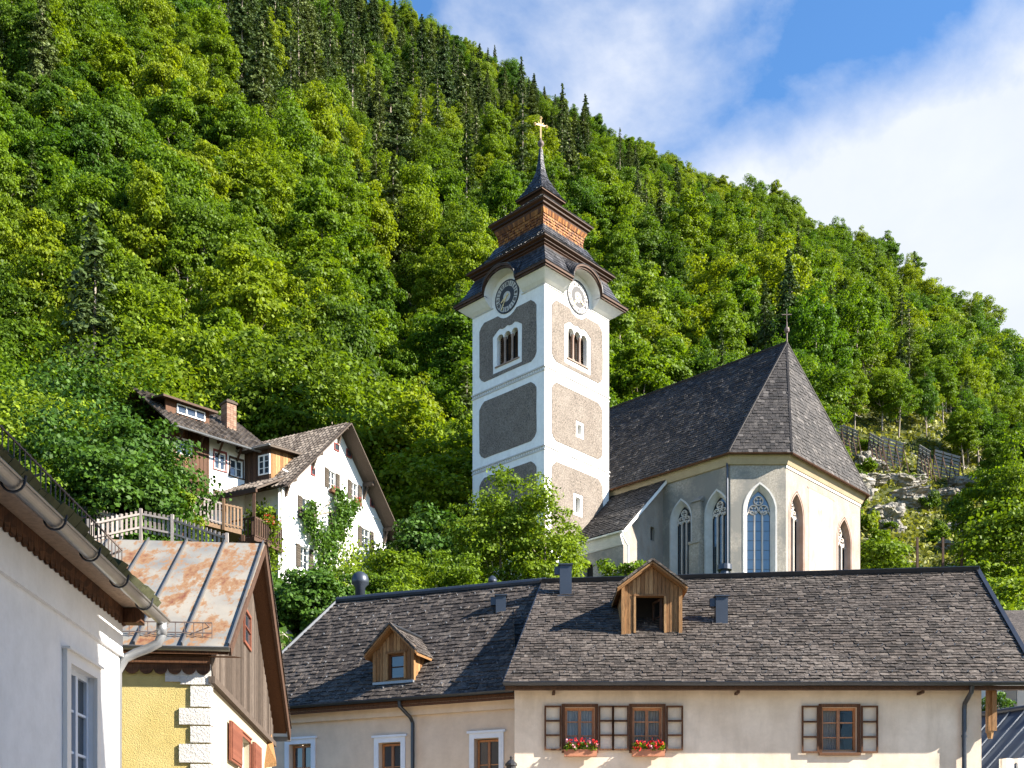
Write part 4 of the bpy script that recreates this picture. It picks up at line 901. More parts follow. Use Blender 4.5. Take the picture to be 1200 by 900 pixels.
m = MB(); ca = Vector((.94, .34, 0)); b0 = ctr + Vector((0, 0, 47.85)); m.bar(b0, b0 + Vector((0, 0, 1.2)), .10, .07, (0, 1, 0)); cz_ = b0 + Vector((0, 0, .85)); m.bar(cz_ - ca * .36, cz_ + ca * .36, .07, .10, (0, 0, 1))
for q_ in (cz_ - ca * .38, cz_ + ca * .38, b0 + Vector((0, 0, 1.3))): m.lathe(q_, [(.01, -.11), (.11, 0), (.01, .11)], 8)
for sg in (-1, 1): m.bar(cz_ + ca * .06 * sg + Vector((0, 0, .06)), cz_ + ca * .17 * sg + Vector((0, 0, .17)), .03, .03)
m.build('cross', M['gold'], tw)

# ================================================================== CHURCH
ch = thing('church', (12, 70, 17), 'church nave with steep dark shingle roof and tall pointed windows, beside the tower', 'church')
cA = Vector((256 / FOC * 64, 64, 0)); cB = Vector((321 / FOC * 64, 64, 0)); cC = cB + Rh * 9.1
cD = cC + (Rh * .7071 + Lh * .7071) * 3.2; cE = cA + Lh * 22; cG = cD + Lh * 22
EZ = 26.3
W1 = wallframe(cE, cA); W2 = wallframe(cA, cB); W3 = wallframe(cB, cC); W4 = wallframe(cC, cD); W5 = wallframe(cD, cG); W6 = wallframe(cG, cE)
def lanc(F, x0, x1, ytop, zb=19.0):
    q = pxwin(F, x0, x1, ytop, ytop + 60); return (q[0], q[1], zb, q[3])
L1 = [lanc(W1, 790, 806, 592), lanc(W1, 831, 849, 581)]; L2 = [lanc(W2, 877, 904, 573)]; L3 = [lanc(W3, 927.5, 940, 581), lanc(W3, 983, 996, 611)]
for F, Ls, ln_, mt in ((W1, L1, 22, 'churchwall'), (W2, L2, (cB - cA).length, 'churchwall'), (W3, L3, 9.1, 'apse'), (W4, [], 3.2, 'apse'), (W5, [], 22, 'apse'), (W6, [], (cG - cE).length, 'churchwall')):
    outs = [inset(lancet(*q), -.22) for q in Ls]
    m = MB(); m.panel(F, rect(0, ln_, 13, EZ), outs)
    m.build('wall', M[mt], ch)
    for q in Ls:
        wd_ = q[1] - q[0]; inner = lancet(*q); outer = inset(inner, -.22); w_ = thing_part('lancet_window', ch)
        m = MB(); n = len(inner)
        for i in range(n):
            j = (i + 1) % n; m.face([F.p(*outer[i], 0), F.p(*outer[j], 0), F.p(*inner[j], -.38), F.p(*inner[i], -.38)])
        ringband(m, F, inset(outer, -.10), outer, 0, .02)
        if mt == 'apse': ringband(m, F, inset(outer, .06), inset(outer, .13), -.3, .015)
        m.build('splayed_reveal', M['stone_pink'] if mt == 'apse' else m_white_reveal, w_) if False else m.build('splayed_reveal', M['stone_pink'] if mt == 'apse' else M['quoin'], w_)
        g = MB(); g.panel(F, inner, (), -.44); gl = g.build('leaded_glass', M['blueglass'] if F is W2 else M['glass'], w_)
        m = MB(); c_ = (q[0] + q[1]) / 2; spr = q[3] - wd_ * .95
        for i in (1, 2): x = q[0] + wd_ * i / 3; m.fbox(F, x - .035, x + .035, q[2], spr - .12, -.43, -.3)
        def ringt(cx_, cy_, r_, th=.035, seg=14, a0=0, a1=2 * math.pi):
            pr = None
            for i in range(seg + 1):
                a = a0 + (a1 - a0) * i / seg; p_ = F.p(cx_ + r_ * math.cos(a), cy_ + r_ * math.sin(a), -.37)
                if pr is not None: m.bar(pr, p_, .1 if False else th * 2, .1, F.n)
                pr = p_
        r3 = wd_ / 6
        for i in range(3): ringt(q[0] + wd_ * (i + .5) / 3, spr - .12, r3 * .98, .03, 8, 0, math.pi)
        qr = wd_ * .17
        for (cx_, cy_) in ((c_ - wd_ * .22, spr + wd_ * .13), (c_ + wd_ * .22, spr + wd_ * .13), (c_, spr + wd_ * .52)):
            ringt(cx_, cy_, qr * 1.15, .028, 12)
            for a in (0, 1, 2, 3):
                an = a * math.pi / 2 + math.pi / 4; m.bar(F.p(cx_ + qr * 1.1 * math.cos(an), cy_ + qr * 1.1 * math.sin(an), -.37), F.p(cx_ + qr * .35 * math.cos(an), cy_ + qr * .35 * math.sin(an), -.37), .07, .08, F.n)
        m.build('tracery', M['tracery'], w_)
        m = MB(); zz = q[2] + .4
        while zz < spr - .2: m.fbox(F, q[0], q[1], zz, zz + .02, -.435, -.42); zz += .55
        m.build('saddle_bars', M['metal'], w_)
# cornice under the eaves
for F, ln_, mt in ((W1, 22, 'cornice'), (W2, (cB - cA).length, 'cornice'), (W3, 9.1, 'cornice'), (W4, 3.2, 'cornice')):
    m = MB(); e = .18; m.hexa([F.p(-.02, EZ - .52, 0), F.p(ln_ + .02, EZ - .52, 0), F.p(ln_ + .04, EZ - .5, .1), F.p(-.04, EZ - .5, .1), F.p(-.1, EZ + .02, 0), F.p(ln_ + .1, EZ + .02, 0), F.p(ln_ + .16, EZ + .02, .38), F.p(-.16, EZ + .02, .38)])
    m.build('eave_cornice', M[mt], ch)
    if F is W3:
        m = MB(); m.fbox(F, 0, ln_, EZ - .66, EZ - .53, .003, .05); m.build('white_moulding', M['white'], ch)
# fresco field on the end wall
fu0, fu1 = W3.uv(948, 620)[0], W3.uv(976, 620)[0]
m = MB(); m.fbox(W3, fu0, fu1, 19.5, EZ - 1.15, .002, .012); m.build('fresco', M['fresco'], ch)
m = MB(); m.fbox(W3, fu0 - .2, fu1 + .2, EZ - 1.15, EZ - 1.08, .002, .02); m.build('fresco_border', M['stone_pink'], ch)
# buttress on the nave wall between the two windows
bu = [W1.uv(812, 610)[0], W1.uv(826, 610)[0]]
m = MB(); zt = W1.uv(818, 590)[1]; m.fbox(W1, bu[0] + .15, bu[1] - .1, 15, zt, .002, .3); zt2 = W1.uv(818, 640)[1]; m.fbox(W1, bu[0] + .1, bu[1] - .05, 15, zt2, .3, .55)
m.hexa([W1.p(bu[0] + .1, zt, 0), W1.p(bu[1] - .05, zt, 0), W1.p(bu[1] - .05, zt, .38), W1.p(bu[0] + .1, zt, .38), W1.p(bu[0] + .1, zt + .35, 0), W1.p(bu[1] - .05, zt + .35, 0), W1.p(bu[1] - .05, zt + .06, .38), W1.p(bu[0] + .1, zt + .06, .38)])
m.fbox(W1, bu[0] + .05, bu[1], zt2, zt2 + .15, .3, .62); m.build('buttress', M['churchwall'], ch)
# main roof
apx = Vector((16.91, 69.05, 35.2)); ov = .5
def eave(c, d): return Vector((c.x, c.y, 0)) + d * ov + Vector((0, 0, EZ + .02))
n1, n2, n3, n4 = -Rh, W2.n, -Lh, W4.n
def corner_off(c, a, b): d = (a + b); d = d / max(.2, d.dot(a)); return Vector((c.x, c.y, EZ + .05)) + d * ov
eA, eB, eC, eD = corner_off(cA, n1, n2), corner_off(cB, n2, n3), corner_off(cC, n3, n4), corner_off(cD, n4, Rh)
eE = Vector((cE.x, cE.y, EZ + .05)) + n1 * ov; eG = Vector((cG.x, cG.y, EZ + .05)) + Rh * ov
rEnd = apx + Lh * 21
# slightly flared lower edge
def flare(a, top, t, dz): p_ = a + (top - a) * t; return Vector((p_.x, p_.y, p_.z - dz))
m = MB(); mm = MB()
for (A2, B2, C2, D2_, sd) in ((eE, eA, apx, rEnd, 1), (eG, eD, apx, rEnd, 2)):
    if sd == 2: A2, B2, C2, D2_ = eD, eG, rEnd, apx
    shingles(m, A2, B2, C2, D2_, .27, .26, .035, .35, sd, bottomhang=.05); mm.face([A2, B2, C2, D2_])
for (A2, B2, sd) in ((eA, eB, 3), (eB, eC, 4), (eC, eD, 5)):
    t1 = apx + Vector((0.001, 0, 0)); shingles(m, A2, B2, apx + (B2 - A2).normalized() * .01, apx, .27, .26, .035, .35, sd, bottomhang=.05); mm.face([A2, B2, apx])
m.build('roof', M['churchroof'], ch); mm.build('roof_boarding', M['darkwood'], ch)
m = MB()
for a in (eA, eB, eC, eD): m.bar(a + Vector((0, 0, .06)), apx + Vector((0, 0, .06)), .12, .05)
m.tube([apx + Vector((0, 0, .05)), rEnd + Vector((0, 0, .05))], .07, 6); m.build('hip_and_ridge_shingles', M['churchroof'], ch)
m = MB()
for a, b in ((eE, eA), (eA, eB), (eB, eC), (eC, eD)): halfpipe(m, a + Vector((0, 0, -.06)), b + Vector((0, 0, -.06)), .08, 6)
m.build('gutter', M['brownwood'], ch)
m = MB(); q_ = W1.p(21.85, 0, .1); m.tube([(q_.x, q_.y, EZ + .0), (q_.x, q_.y, EZ - .5), (q_.x, q_.y, 15)], .07, 8); m.build('downpipe', M['metal'], ch)
m = MB(); m.lathe(apx, [(.06, -.2), (.05, .3), (.05, .6), (.14, .68), (.17, .8), (.14, .92), (.04, 1.0), (.03, 1.3)], 10); m.bar(apx + Vector((0, 0, 1.2)), apx + Vector((0, 0, 2.1)), .04, .04, (0, 1, 0)); m.bar(apx + Vector((-.3, 0, 1.75)), apx + Vector((.3, 0, 1.75)), .04, .05); m.build('finial', M['iron'], ch)
# annex with lean-to roof
Pn = Vector((9.05, 67.25, 26.1)); Qn = Pn - Rh * 4.2; Qn = Vector((Qn.x, Qn.y, 22.2)); k_l = 3.9
Q2 = Qn + Lh * k_l; P2 = Pn + Lh * k_l
AW = wallframe(Q2 + Rh * .35, Qn + Rh * .35)
aL = (Q2 - Qn).length
qa = pxwin(AW, 684, 695, 660, 690)
m = MB(); m.panel(AW, rect(0, aL + .0, 13, 22.15), [arch(qa[0], qa[1], qa[2], qa[3])], 0, .35); an = m.build('annex_wall', M['churchwall'], ch)
g = MB(); g.fbox(AW, qa[0], qa[1], qa[2], qa[3], -.36, -.34); g.build('annex_window', M['room_shade'], ch)
AS = wallframe(Qn + Rh * .35 - Lh * .0, Pn); ll = (Pn - (Qn + Rh * .35)).xy.length
sq = pxwin(AS, 752, 757, 616, 630)
sq = (ll - 1.25, ll - .85, AS.uv(755, 630)[1], AS.uv(755, 614)[1])
m = MB(); m.panel(AS, [(0, 13), (ll, 13), (ll, 25.95), (0, 22.3)], [rect(*sq)], 0, .2); m.build('annex_side_wall', M['apse'], ch)
g = MB(); g.fbox(AS, sq[0], sq[1], sq[2], sq[3], -.22, -.2); g.build('annex_side_window', M['room_shade'], ch)
m = MB(); o_ = Lh * -.35; m.bar(Qn + o_ + Vector((0, 0, -.18)), Pn + o_ + Vector((0, 0, -.08)), .05, .16); m.build('annex_bargeboard', M['white'], ch)
m = MB(); e1_ = Qn + o_ - Rh * .15 + Vector((0, 0, -.1)); e2_ = Q2 - Rh * .15 + Vector((0, 0, -.1)); pu = Pn + o_; pu2 = P2
shingles(m, e2_, e1_, pu + Vector((0, 0, .05)), pu2 + Vector((0, 0, .05)), .27, .26, .035, .35, 77); m.face([e2_, e1_, pu, pu2]); m.build('annex_roof', M['churchroof'], ch)
m = MB(); halfpipe(m, e2_ + Vector((0, 0, -.08)), e1_ + Vector((0, 0, -.08)), .07, 6); a_ = e1_ + Vector((0, 0, -.15)); m.tube([a_, a_ + Vector((0, 0, -.25)), a_ + Rh * .5 + Vector((0, 0, -.7)), a_ + Rh * .5 + Vector((0, 0, -6))], .05, 8); m.build('annex_gutter', M['whitepaint'], ch)
m = MB(); m.hexa([AW.p(0, 21.4, 0), AW.p(aL, 21.4, 0), AW.p(aL, 21.4, .05), AW.p(0, 21.4, .05), AW.p(0, 22.1, 0), AW.p(aL, 22.1, 0), AW.p(aL, 22.1, .4), AW.p(0, 22.1, .4)]); m.build('annex_cornice', M['quoin'], ch)

# ================================================================== HILL HOUSES
hh = thing('gable_house', (-10, 60, 15), 'white hillside house with wide timber gable and olive shutters, left of the tower', 'house')
K0 = Vector((-10.67, 55, 0)) - Vector((.891, -.454, 0)) * .75; gd = Vector((.454, .891, 0)).normalized(); gn = Vector((.891, -.454, 0)).normalized()
HF = Frame(K0, gd, (0, 0, 1), gn); HW = 9.3; HE = 21.7; HR = 26.1; hm = HW / 2
HS = Frame(K0 - gn * 9, gn, (0, 0, 1), -gd)
def z4(x, y): return 160 + x / 3.6, 440 + y / 3.6
wins = []
for (x, y, w_, h_) in ((824, 443, .62, .95), (919, 492, .62, .95), (718, 570, .8, 1.1), (843, 640, .7, 1.1), (966, 690, .8, 1.1), (708, 770, .7, 1.1), (743, 405, .36, .42), (992, 540, .36, .42), (843, 303, .45, .4), (894, 330, .45, .42)):
    u_, v_ = HF.uv(*z4(x, y)); wins.append((u_ - w_ / 2, u_ + w_ / 2, v_ - h_ / 2, v_ + h_ / 2))
m = MB(); m.panel(HF, [(0, 10), (HW, 10), (HW, HE), (hm, HR), (0, HE)], [rect(*w) for w in wins[:6]], 0, .2); m.build('gable_wall', M['white'], hh)
for i, w in enumerate(wins):
    if i < 6:
        wo_ = window(HF, hh, *w, .08, .05, 1, 2, 'whitepaint', 'glass')
        for sg in (-1, 1):
            a = w[0] - .34 if sg < 0 else w[1] + .02; m = MB(); m.fbox(HF, a, a + .32, w[2] - .02, w[3] + .02, .02, .06)
            for j in range(9): zz = w[2] + .04 + j * (w[3] - w[2]) / 9.2; m.fbox(HF, a + .04, a + .28, zz, zz + .06, .06, .075)
            m.build('shutter', M['sagewood'], hh)
    else: window(HF, hh, *w, -.06, .05, 0, 0, 'redframe', 'glass', 'attic_window')
m = MB(); m.fbox(HF, 0, HW, HF.uv(410, 592)[1], HF.uv(410, 592)[1] + .07, .0, .04); m.build('string_course', M['whitepaint'], hh)
# side wall: white below, dark boarded dormer above
m = MB(); dz = pxwin(HS, 290, 300, 584, 600); m.panel(HS, rect(0, 9, 10, HE + .3), []); m.build('side_wall', M['whitewall'], hh)
sl = (HR - HE) / hm
def hr(u_, w_, add=.12): return HF.p(u_, HE + (u_ if u_ <= hm else HW - u_) * sl + add, w_)
pro = .72
m = MB(); slab(m, [hr(-.55, pro), hr(hm, pro), hr(hm, -9), hr(-.55, -9)], .12); slab(m, [hr(hm, pro), hr(HW + .7, pro), hr(HW + .7, -9), hr(hm, -9)], .12); m.build('roof_boarding', M['greywood'], hh)
def tiles(mb, A, B, C, D, seed, pitch=.24, row=.36):   # profiled tiles with raised ribs
    r = random.Random(seed); A, B, C, D = map(Vector, (A, B, C, D)); nu = max(2, int((B - A).length / pitch)); nv = max(2, int((D - A).length / row)); n = (B - A).cross(D - A).normalized(); n = n if n.z > 0 else -n
    q = lambda a, b: (A * (1 - a) + B * a) * (1 - b) + (D * (1 - a) + C * a) * b
    for j in range(nv):
        for i in range(nu):
            a0, a1, am, b0, b1 = i / nu, (i + 1) / nu, (i + .45) / nu, j / nv, (j + 1.08) / nv; b1 = min(1, b1)
            e = .02 + .02 * r.random(); x = len(mb.v)
            mb.v += [q(a0, b0) + n * e, q((a0 + am) / 2, b0) + n * (e + .07), q(am, b0) + n * e, q(a1, b0) + n * e * .6, q(a0, b1), q((a0 + am) / 2, b1) + n * .05, q(am, b1), q(a1, b1), q(a0, b0) - n * .02, q(a1, b0) - n * .02]
            mb.f += [(x, x + 1, x + 5, x + 4), (x + 1, x + 2, x + 6, x + 5), (x + 2, x + 3, x + 7, x + 6), (x + 8, x + 9, x + 3, x + 2, x + 1, x)]; mb.m += [0] * 4
m = MB(); tiles(m, hr(-.6, -9), hr(-.6, pro + .03), hr(hm, pro + .03), hr(hm, -9), 1); tiles(m, hr(HW + .75, pro + .03), hr(HW + .75, -9), hr(hm, -9), hr(hm, pro + .03), 2); m.build('roof', M['tile'], hh)
m = MB(); m.bar(hr(-.65, pro, .04), hr(hm, pro, .04), .06, .34, gn); m.bar(hr(hm, pro, .04), hr(HW + .8, pro, .04), .06, .34, gn); m.build('bargeboard', M['greywood'], hh)
for u_ in (.25, 2.4, hm, 7.0, HW - .3):
    m = MB(); zt = HE + (u_ if u_ < hm else HW - u_) * sl - .12; m.bar(HF.p(u_, zt, -.0), HF.p(u_, zt, pro - .05), .16, .2); m.bar(HF.p(u_, zt - .7, .05), HF.p(u_, zt - .7 + .62, pro - .4), .1, .1, gd)
    m.fbox(HF, u_ - .06, u_ + .06, zt - .75, zt - .1, .02, .12); m.build('purlin_bracket', M['greywood'], hh)
# shed dormer over the side wall
dk0, dk1 = -.75, -6.0; DS = HS
m = MB(); dtop = 23.55; uS = lambda w_: 9 + w_
m.fbox(HS, uS(dk1), uS(dk0), HE + .1, dtop, -.1, .0)
a = dk1
while a < dk0 - .02: m.fbox(HS, uS(a) + .01, uS(a + .17) - .01, HE + .1, dtop, .0, .025); a += .175
m.build('dormer_front_boards', M['darkwood'], hh)
m = MB(); zr_ = dtop + .45; uu = (dtop - HE) / sl; n_ = 12
for i in range(n_):
    u0_, u1_ = uu * 1.25 * i / n_, uu * 1.25 * (i + 1) / n_; lo = HE + u0_ * sl + .15; hi = dtop + u0_ * .2 + .02
    if hi > lo: m.fbox(HF, u0_ + .01, u1_ - .008, lo, hi, dk0 - .05, dk0)
m.build('dormer_cheek', M['honeywood'], hh)
A3, B3 = HF.p(-.4, dtop - .05, dk1 - .3), HF.p(-.4, dtop - .05, dk0 + .35); C3, D3 = HF.p(uu * 1.5, dtop + .5, dk0 + .35), HF.p(uu * 1.5, dtop + .5, dk1 - .3)
m = MB(); slab(m, [A3, B3, C3, D3], .1); m.build('dormer_roof_boarding', M['greywood'], hh); m = MB(); tiles(m, A3, B3, C3, D3, 5); m.build('dormer_roof', M['tile'], hh)
m = MB(); halfpipe(m, A3 - gd * .05, B3 - gd * .05, .06, 6); m.build('dormer_gutter', M['zinc'], hh)
uw, vw = HS.uv(*z4(541, 378)); window(HS, hh, uw - .36, uw + .36, vw - .5, vw + .5, -.07, .07, 1, 2, 'whitepaint', 'glass', 'dormer_window')
# porch with lean-to tile roof, post and dark balustrade
PO = 2.1
A3, B3 = HF.p(-PO, 20.75, -3.3), HF.p(-PO, 20.75, .15); C3, D3 = HF.p(.05, HE + .25, .15), HF.p(.05, HE + .25, -3.3)
m = MB(); slab(m, [A3, B3, C3, D3], .1); m.build('porch_roof_boarding', M['greywood'], hh); m = MB(); tiles(m, A3, B3, C3, D3, 6); m.build('porch_roof', M['tile'], hh)
m = MB(); m.bar(A3 + Vector((0, 0, -.15)), B3 + Vector((0, 0, -.15)), .12, .16)
for w_ in (-.1, -2.9): q_ = HF.p(-PO + .12, 0, w_); m.bar((q_.x, q_.y, 18.3), (q_.x, q_.y, 20.65), .13, .13, (1, 0, 0))
m.build('porch_posts', M['darkwood'], hh)
m = MB(); m.hexa([HF.p(-PO - .1, 18.2, -3.2), HF.p(0, 18.2, -3.2), HF.p(0, 18.2, .1), HF.p(-PO - .1, 18.2, .1), HF.p(-PO - .1, 18.38, -3.2), HF.p(0, 18.38, -3.2), HF.p(0, 18.38, .1), HF.p(-PO - .1, 18.38, .1)]); m.build('porch_deck', M['darkwood'], hh)
def balus(mb, a, b, h=.95, step=.13, t=.05, wd=.06):
    a, b = Vector(a), Vector(b); n = max(1, int((b - a).length / step)); mb.bar(a + Vector((0, 0, h)), b + Vector((0, 0, h)), .06, .07); mb.bar(a + Vector((0, 0, .1)), b + Vector((0, 0, .1)), .05, .06)
    nn = (b - a).normalized().cross(Vector((0, 0, 1)))
    for i in range(n + 1): p_ = a + (b - a) * i / n; mb.bar(p_ + Vector((0, 0, .02)), p_ + Vector((0, 0, h + .06)), wd, t, nn)
m = MB(); balus(m, HF.p(-PO, 18.38, .05), HF.p(-.1, 18.38, .05)); balus(m, HF.p(-PO, 18.38, -1.4), HF.p(-PO, 18.38, .05), step=.2); m.build('porch_railing', M['darkwood'], hh)
pd = pxwin(HS, 296, 302, 584, 612); m = MB(); u_ = HS.uv(301, 597)[0]; m.fbox(HS, u_ - .45, u_ + .45, 18.4, 20.4, .0, .03); m.build('porch_door', M['darkwood'], hh)
u_ = HS.uv(318, 597)[0]; m = MB(); m.fbox(HS, u_ - .3, u_ + .3, 19.2, 20.3, .0, .03); m.build('porch_shutter', M['darkwood'], hh)
m = MB(); q_ = HS.p(8.85, 0, .08); m.tube([(q_.x, q_.y, 21.6), (q_.x, q_.y, 12)], .06, 8); m.build('downpipe', M['whitepaint'], hh)
# low rear wing eave seen right of the gable
m = MB(); A3, B3, C3, D3 = HF.p(HW + 2.4, 21.6, -1), HF.p(HW + .3, 22.9, -1), HF.p(HW + .3, 22.9, -7), HF.p(HW + 2.4, 21.6, -7); slab(m, [A3, B3, C3, D3], .18); m.build('rear_wing_roof', M['tile'], hh)
m = MB(); q_ = hr(hm * .8, -5.5, .3); FF = wallframe((q_.x - .4, q_.y), (q_.x + .3, q_.y)); m.fbox(FF, 0, .8, q_.z - .6, q_.z + .75, -.7, 0); m.fbox(FF, -.08, .88, q_.z + .75, q_.z + .83, -.78, .08); m.build('chimney', M['greywood'], hh)
gf_ = thing('balcony_flowers', HF.p(-1.2, 19.4, .1), 'red flowers spilling over the dark porch railing of the gable house', 'flowers'); flowers(gf_, HF, -1.6, -.3, 19.25, .12, 420, 77, .45)
for i in (0, 1):
    w = wins[i]; fb = thing('flower_box', HF.p(w[0], w[2], .1), ['flower box below the left upper shuttered window of the gable house', 'flower box below the right upper shuttered window of the gable house'][i], 'flower box')
    m = MB(); m.fbox(HF, w[0] - .05, w[1] + .05, w[2] - .25, w[2] - .08, .08, .28); m.build('planter', M['brownwood'], fb); flowers(fb, HF, w[0], w[1], w[2] - .08, .18, 120, 30 + i, .25)

# wooden neighbour
wb = thing('timber_house', (-17, 57, 15), 'hillside house half brown boards and half white plaster, behind the gable house', 'house')
b1 = Vector((-13.43, 56.4, 0)); b0 = Vector((-16.3, 53.6, 0)); bu_ = (b1 - b0).normalized(); b0 = b0 + bu_ * .1
BF = wallframe(b0, b1 + bu_ * 1.2); BL = (b1 - b0).length + 1.2; BE = 23.75; bn = BF.n
split = BF.uv(245, 540)[0]
bw = []
for (x, y, w_, h_) in ((352, 362, .62, .85), (421, 392, .7, .85), (203, 300, .85, .8), (350, 530, .55, .8)):
    u_, v_ = BF.uv(*z4(x, y)); bw.append((u_ - w_ / 2, u_ + w_ / 2, v_ - h_ / 2, v_ + h_ / 2))
m = MB(); m.panel(BF, rect(split, BL, 14, BE), [rect(*bw[0]), rect(*bw[1]), rect(*bw[3])], 0, .15); m.build('plaster_wall', M['white'], wb)
m = MB(); m.panel(BF, rect(0, split, 14, BE), [rect(*bw[2])], 0, .15); m.build('wall_backing', M['brownwood'], wb)
m = MB(); a = 0
while a < split:
    b = min(a + .2, split)
    if b < bw[2][0] or a > bw[2][1]: m.fbox(BF, a + .01, b - .01, 14, BE, .0, .04)
    else: m.fbox(BF, a + .01, b - .01, 14, bw[2][2] - .05, 0, .04); m.fbox(BF, a + .01, b - .01, bw[2][3] + .05, BE, 0, .04)
    a = b
m.fbox(BF, split - .1, split + .14, 20.2, 20.4, 0, .3); m.build('wall_boards', M['brownwood'], wb)
m = MB(); m.panel(wallframe(b0 - bn * 8, b0), rect(0, 8, 14, BE)); m.build('end_wall', M['brownwood'], wb)
for i, w in enumerate(bw):
    wo_ = window(BF, wb, *w, .04, .06, 1, 1, 'whitepaint', 'glass')
    if i != 2: casing(BF, wo_, *w, t=.07, proud=.03, mat='redframe' if i == 0 else 'darkwood')
bs = .72
def br(u_, w_): return BF.p(u_, BE + (.8 - w_) * bs - .15 - .0, w_)
m = MB(); slab(m, [br(-.5, .85), br(BL + .2, .85), br(BL + .2, -3.2), br(-.5, -3.2)], .1); r2 = lambda u_, w_: BF.p(u_, BE + 4.0 * bs - (-3.2 - w_) * bs - .15, w_)
slab(m, [r2(-.5, -3.2), r2(BL + .2, -3.2), r2(BL + .2, -7.5), r2(-.5, -7.5)], .1); m.build('roof_boarding', M['darkwood'], wb)
m = MB(); tiles(m, br(-.55, .9), br(BL + .2, .9), br(BL + .2, -3.2), br(-.55, -3.2), 8); m.build('roof', M['tile'], wb)
m = MB(); halfpipe(m, br(-.55, .95) + Vector((0, 0, -.06)), br(BL + .1, .95) + Vector((0, 0, -.06)), .07, 6); m.build('gutter', M['zinc'], wb)
for i in range(6):
    m = MB(); u_ = .3 + i * 1.05; m.bar(BF.p(u_, BE - .1, 0), BF.p(u_, BE - .1, .75), .1, .12); m.bar(BF.p(u_, BE - .75, .02), BF.p(u_, BE - .15, .55), .08, .08); m.build('eave_bracket', M['darkwood'], wb)
ul, ur_ = BF.uv(207, 500)[0] - .2, BF.uv(258, 500)[0] - .2
G = Frame(BF.p(0, 0, -.7), BF.u, BF.v, BF.n); zb_ = BE + 1.5 * bs - .2
m = MB(); m.fbox(G, ul, ur_, zb_ - .1, zb_ + .75, -.1, 0); m.build('shed_dormer_front', M['brownwood'], wb)
m = MB(); slab(m, [G.p(ul - .3, zb_ + .72, .35), G.p(ur_ + .3, zb_ + .72, .35), G.p(ur_ + .3, zb_ + 1.2, -2), G.p(ul - .3, zb_ + 1.2, -2)], .1); m.build('shed_dormer_roof', M['darkwood'], wb)
window(G, wb, (ul + ur_) / 2 - .6, (ul + ur_) / 2 + .9, zb_ + .15, zb_ + .6, -.06, .05, 2, 0, 'whitepaint', 'glass', 'shed_dormer_window')
c_ = P(268, 505, 57.4); FF = Frame((c_.x, c_.y, 0), BF.u, (0, 0, 1), BF.n); m = MB(); z0_, z1_ = 23.6, P(268, 471, 57.0).z; nr = int((z1_ - z0_) / .11)
for i in range(nr):
    for (a, b) in ((-.27, -.08), (-.07, .09), (.10, .27)):
        o_ = .12 * (i % 2); m.fbox(FF, a, b, z0_ + i * .11 + .008, z0_ + (i + 1) * .11, -.3, .3)
m.fbox(FF, -.25, .25, z0_, z1_, -.28, .28); chn = m.build('chimney', M['brick'], wb); m = MB(); m.fbox(FF, -.32, .32, z1_, z1_ + .1, -.36, .36); m.fbox(FF, -.22, .22, z1_ + .1, z1_ + .2, -.25, .25); m.build('chimney_cap', M['greywood'], chn)

# balcony of the timber house (weathered palings)
bl = thing('balcony', P(262, 615, 51.5), 'weathered timber balcony with pale palings in front of the two hillside houses', 'balcony')
pts = [P(226, 606, 50.6), P(262, 617, 51.2), P(283, 632, 51.6)]
pts = [Vector((p_.x, p_.y, 18.15)) for p_ in pts]; pts[0].z += .25; pts[1].z += .05
m = MB(); balus(m, pts[0], pts[1], .98, .16, .04, .085); m.build('pale_railing', M['fence'], bl)
m = MB(); balus(m, pts[1], pts[2], .98, .16, .04, .085); m.bar(pts[1] - Vector((0, 0, .2)), pts[1] + Vector((0, 0, 1.25)), .12, .12, (1, 0, 0)); m.build('brown_railing', M['oldwood'], bl)
m = MB(); back_ = Vector((-.9, 2.2, 0)); m.hexa([p_ + Vector((0, 0, -.22)) for p_ in (pts[0], pts[2], pts[2] + back_ * 1.3, pts[0] + back_)] + [p_ + Vector((0, 0, 0)) for p_ in (pts[0], pts[2], pts[2] + back_ * 1.3, pts[0] + back_)]); m.build('deck', M['oldwood'], bl)
m = MB()
for p_ in (pts[1], pts[2]): m.bar((p_.x, p_.y + .3, 12), (p_.x, p_.y + .3, 18), .15, .15, (1, 0, 0))
m.build('support_posts', M['darkwood'], bl)

# ================================================================== fences on the slope
def fence(label, pts, h, group=None, name='paling_fence'):
    f = thing(name, pts[0], label, 'fence', group); m = MB(); rl = MB()
    for a, b in zip(pts, pts[1:]):
        a, b = Vector(a), Vector(b); L = (b - a).length; n = int(L / .165); nn = (b - a).normalized().cross(Vector((0, 0, 1)))
        rl.bar(a + Vector((0, 0, h * .82)), b + Vector((0, 0, h * .82)), .05, .07); rl.bar(a + Vector((0, 0, h * .2)), b + Vector((0, 0, h * .2)), .05, .07)
        for i in range(n + 1): p_ = a + (b - a) * i / n - nn * .04; m.bar(p_, p_ + Vector((0, 0, h)), .085, .022, nn)
    m.build('palings', M['fence'], f); rl.build('rails', M['fence'], f)
    pm = MB()
    for p_ in pts: pm.bar(Vector(p_) - Vector((0, 0, 1)), Vector(p_) + Vector((0, 0, h + .05)), .1, .1, (1, 0, 0))
    pm.build('posts', M['fence'], f)
fence('upper run of pale paling fence leading left behind the stair', [P(60, 607, 44), P(92, 613, 44), P(142, 627, 43)], .75)
fence('lower run of pale paling fence above the rusty metal roof', [P(104, 636, 39.5), P(165, 623, 40.5), P(202, 630, 40.5), P(266, 652, 40)], .78)
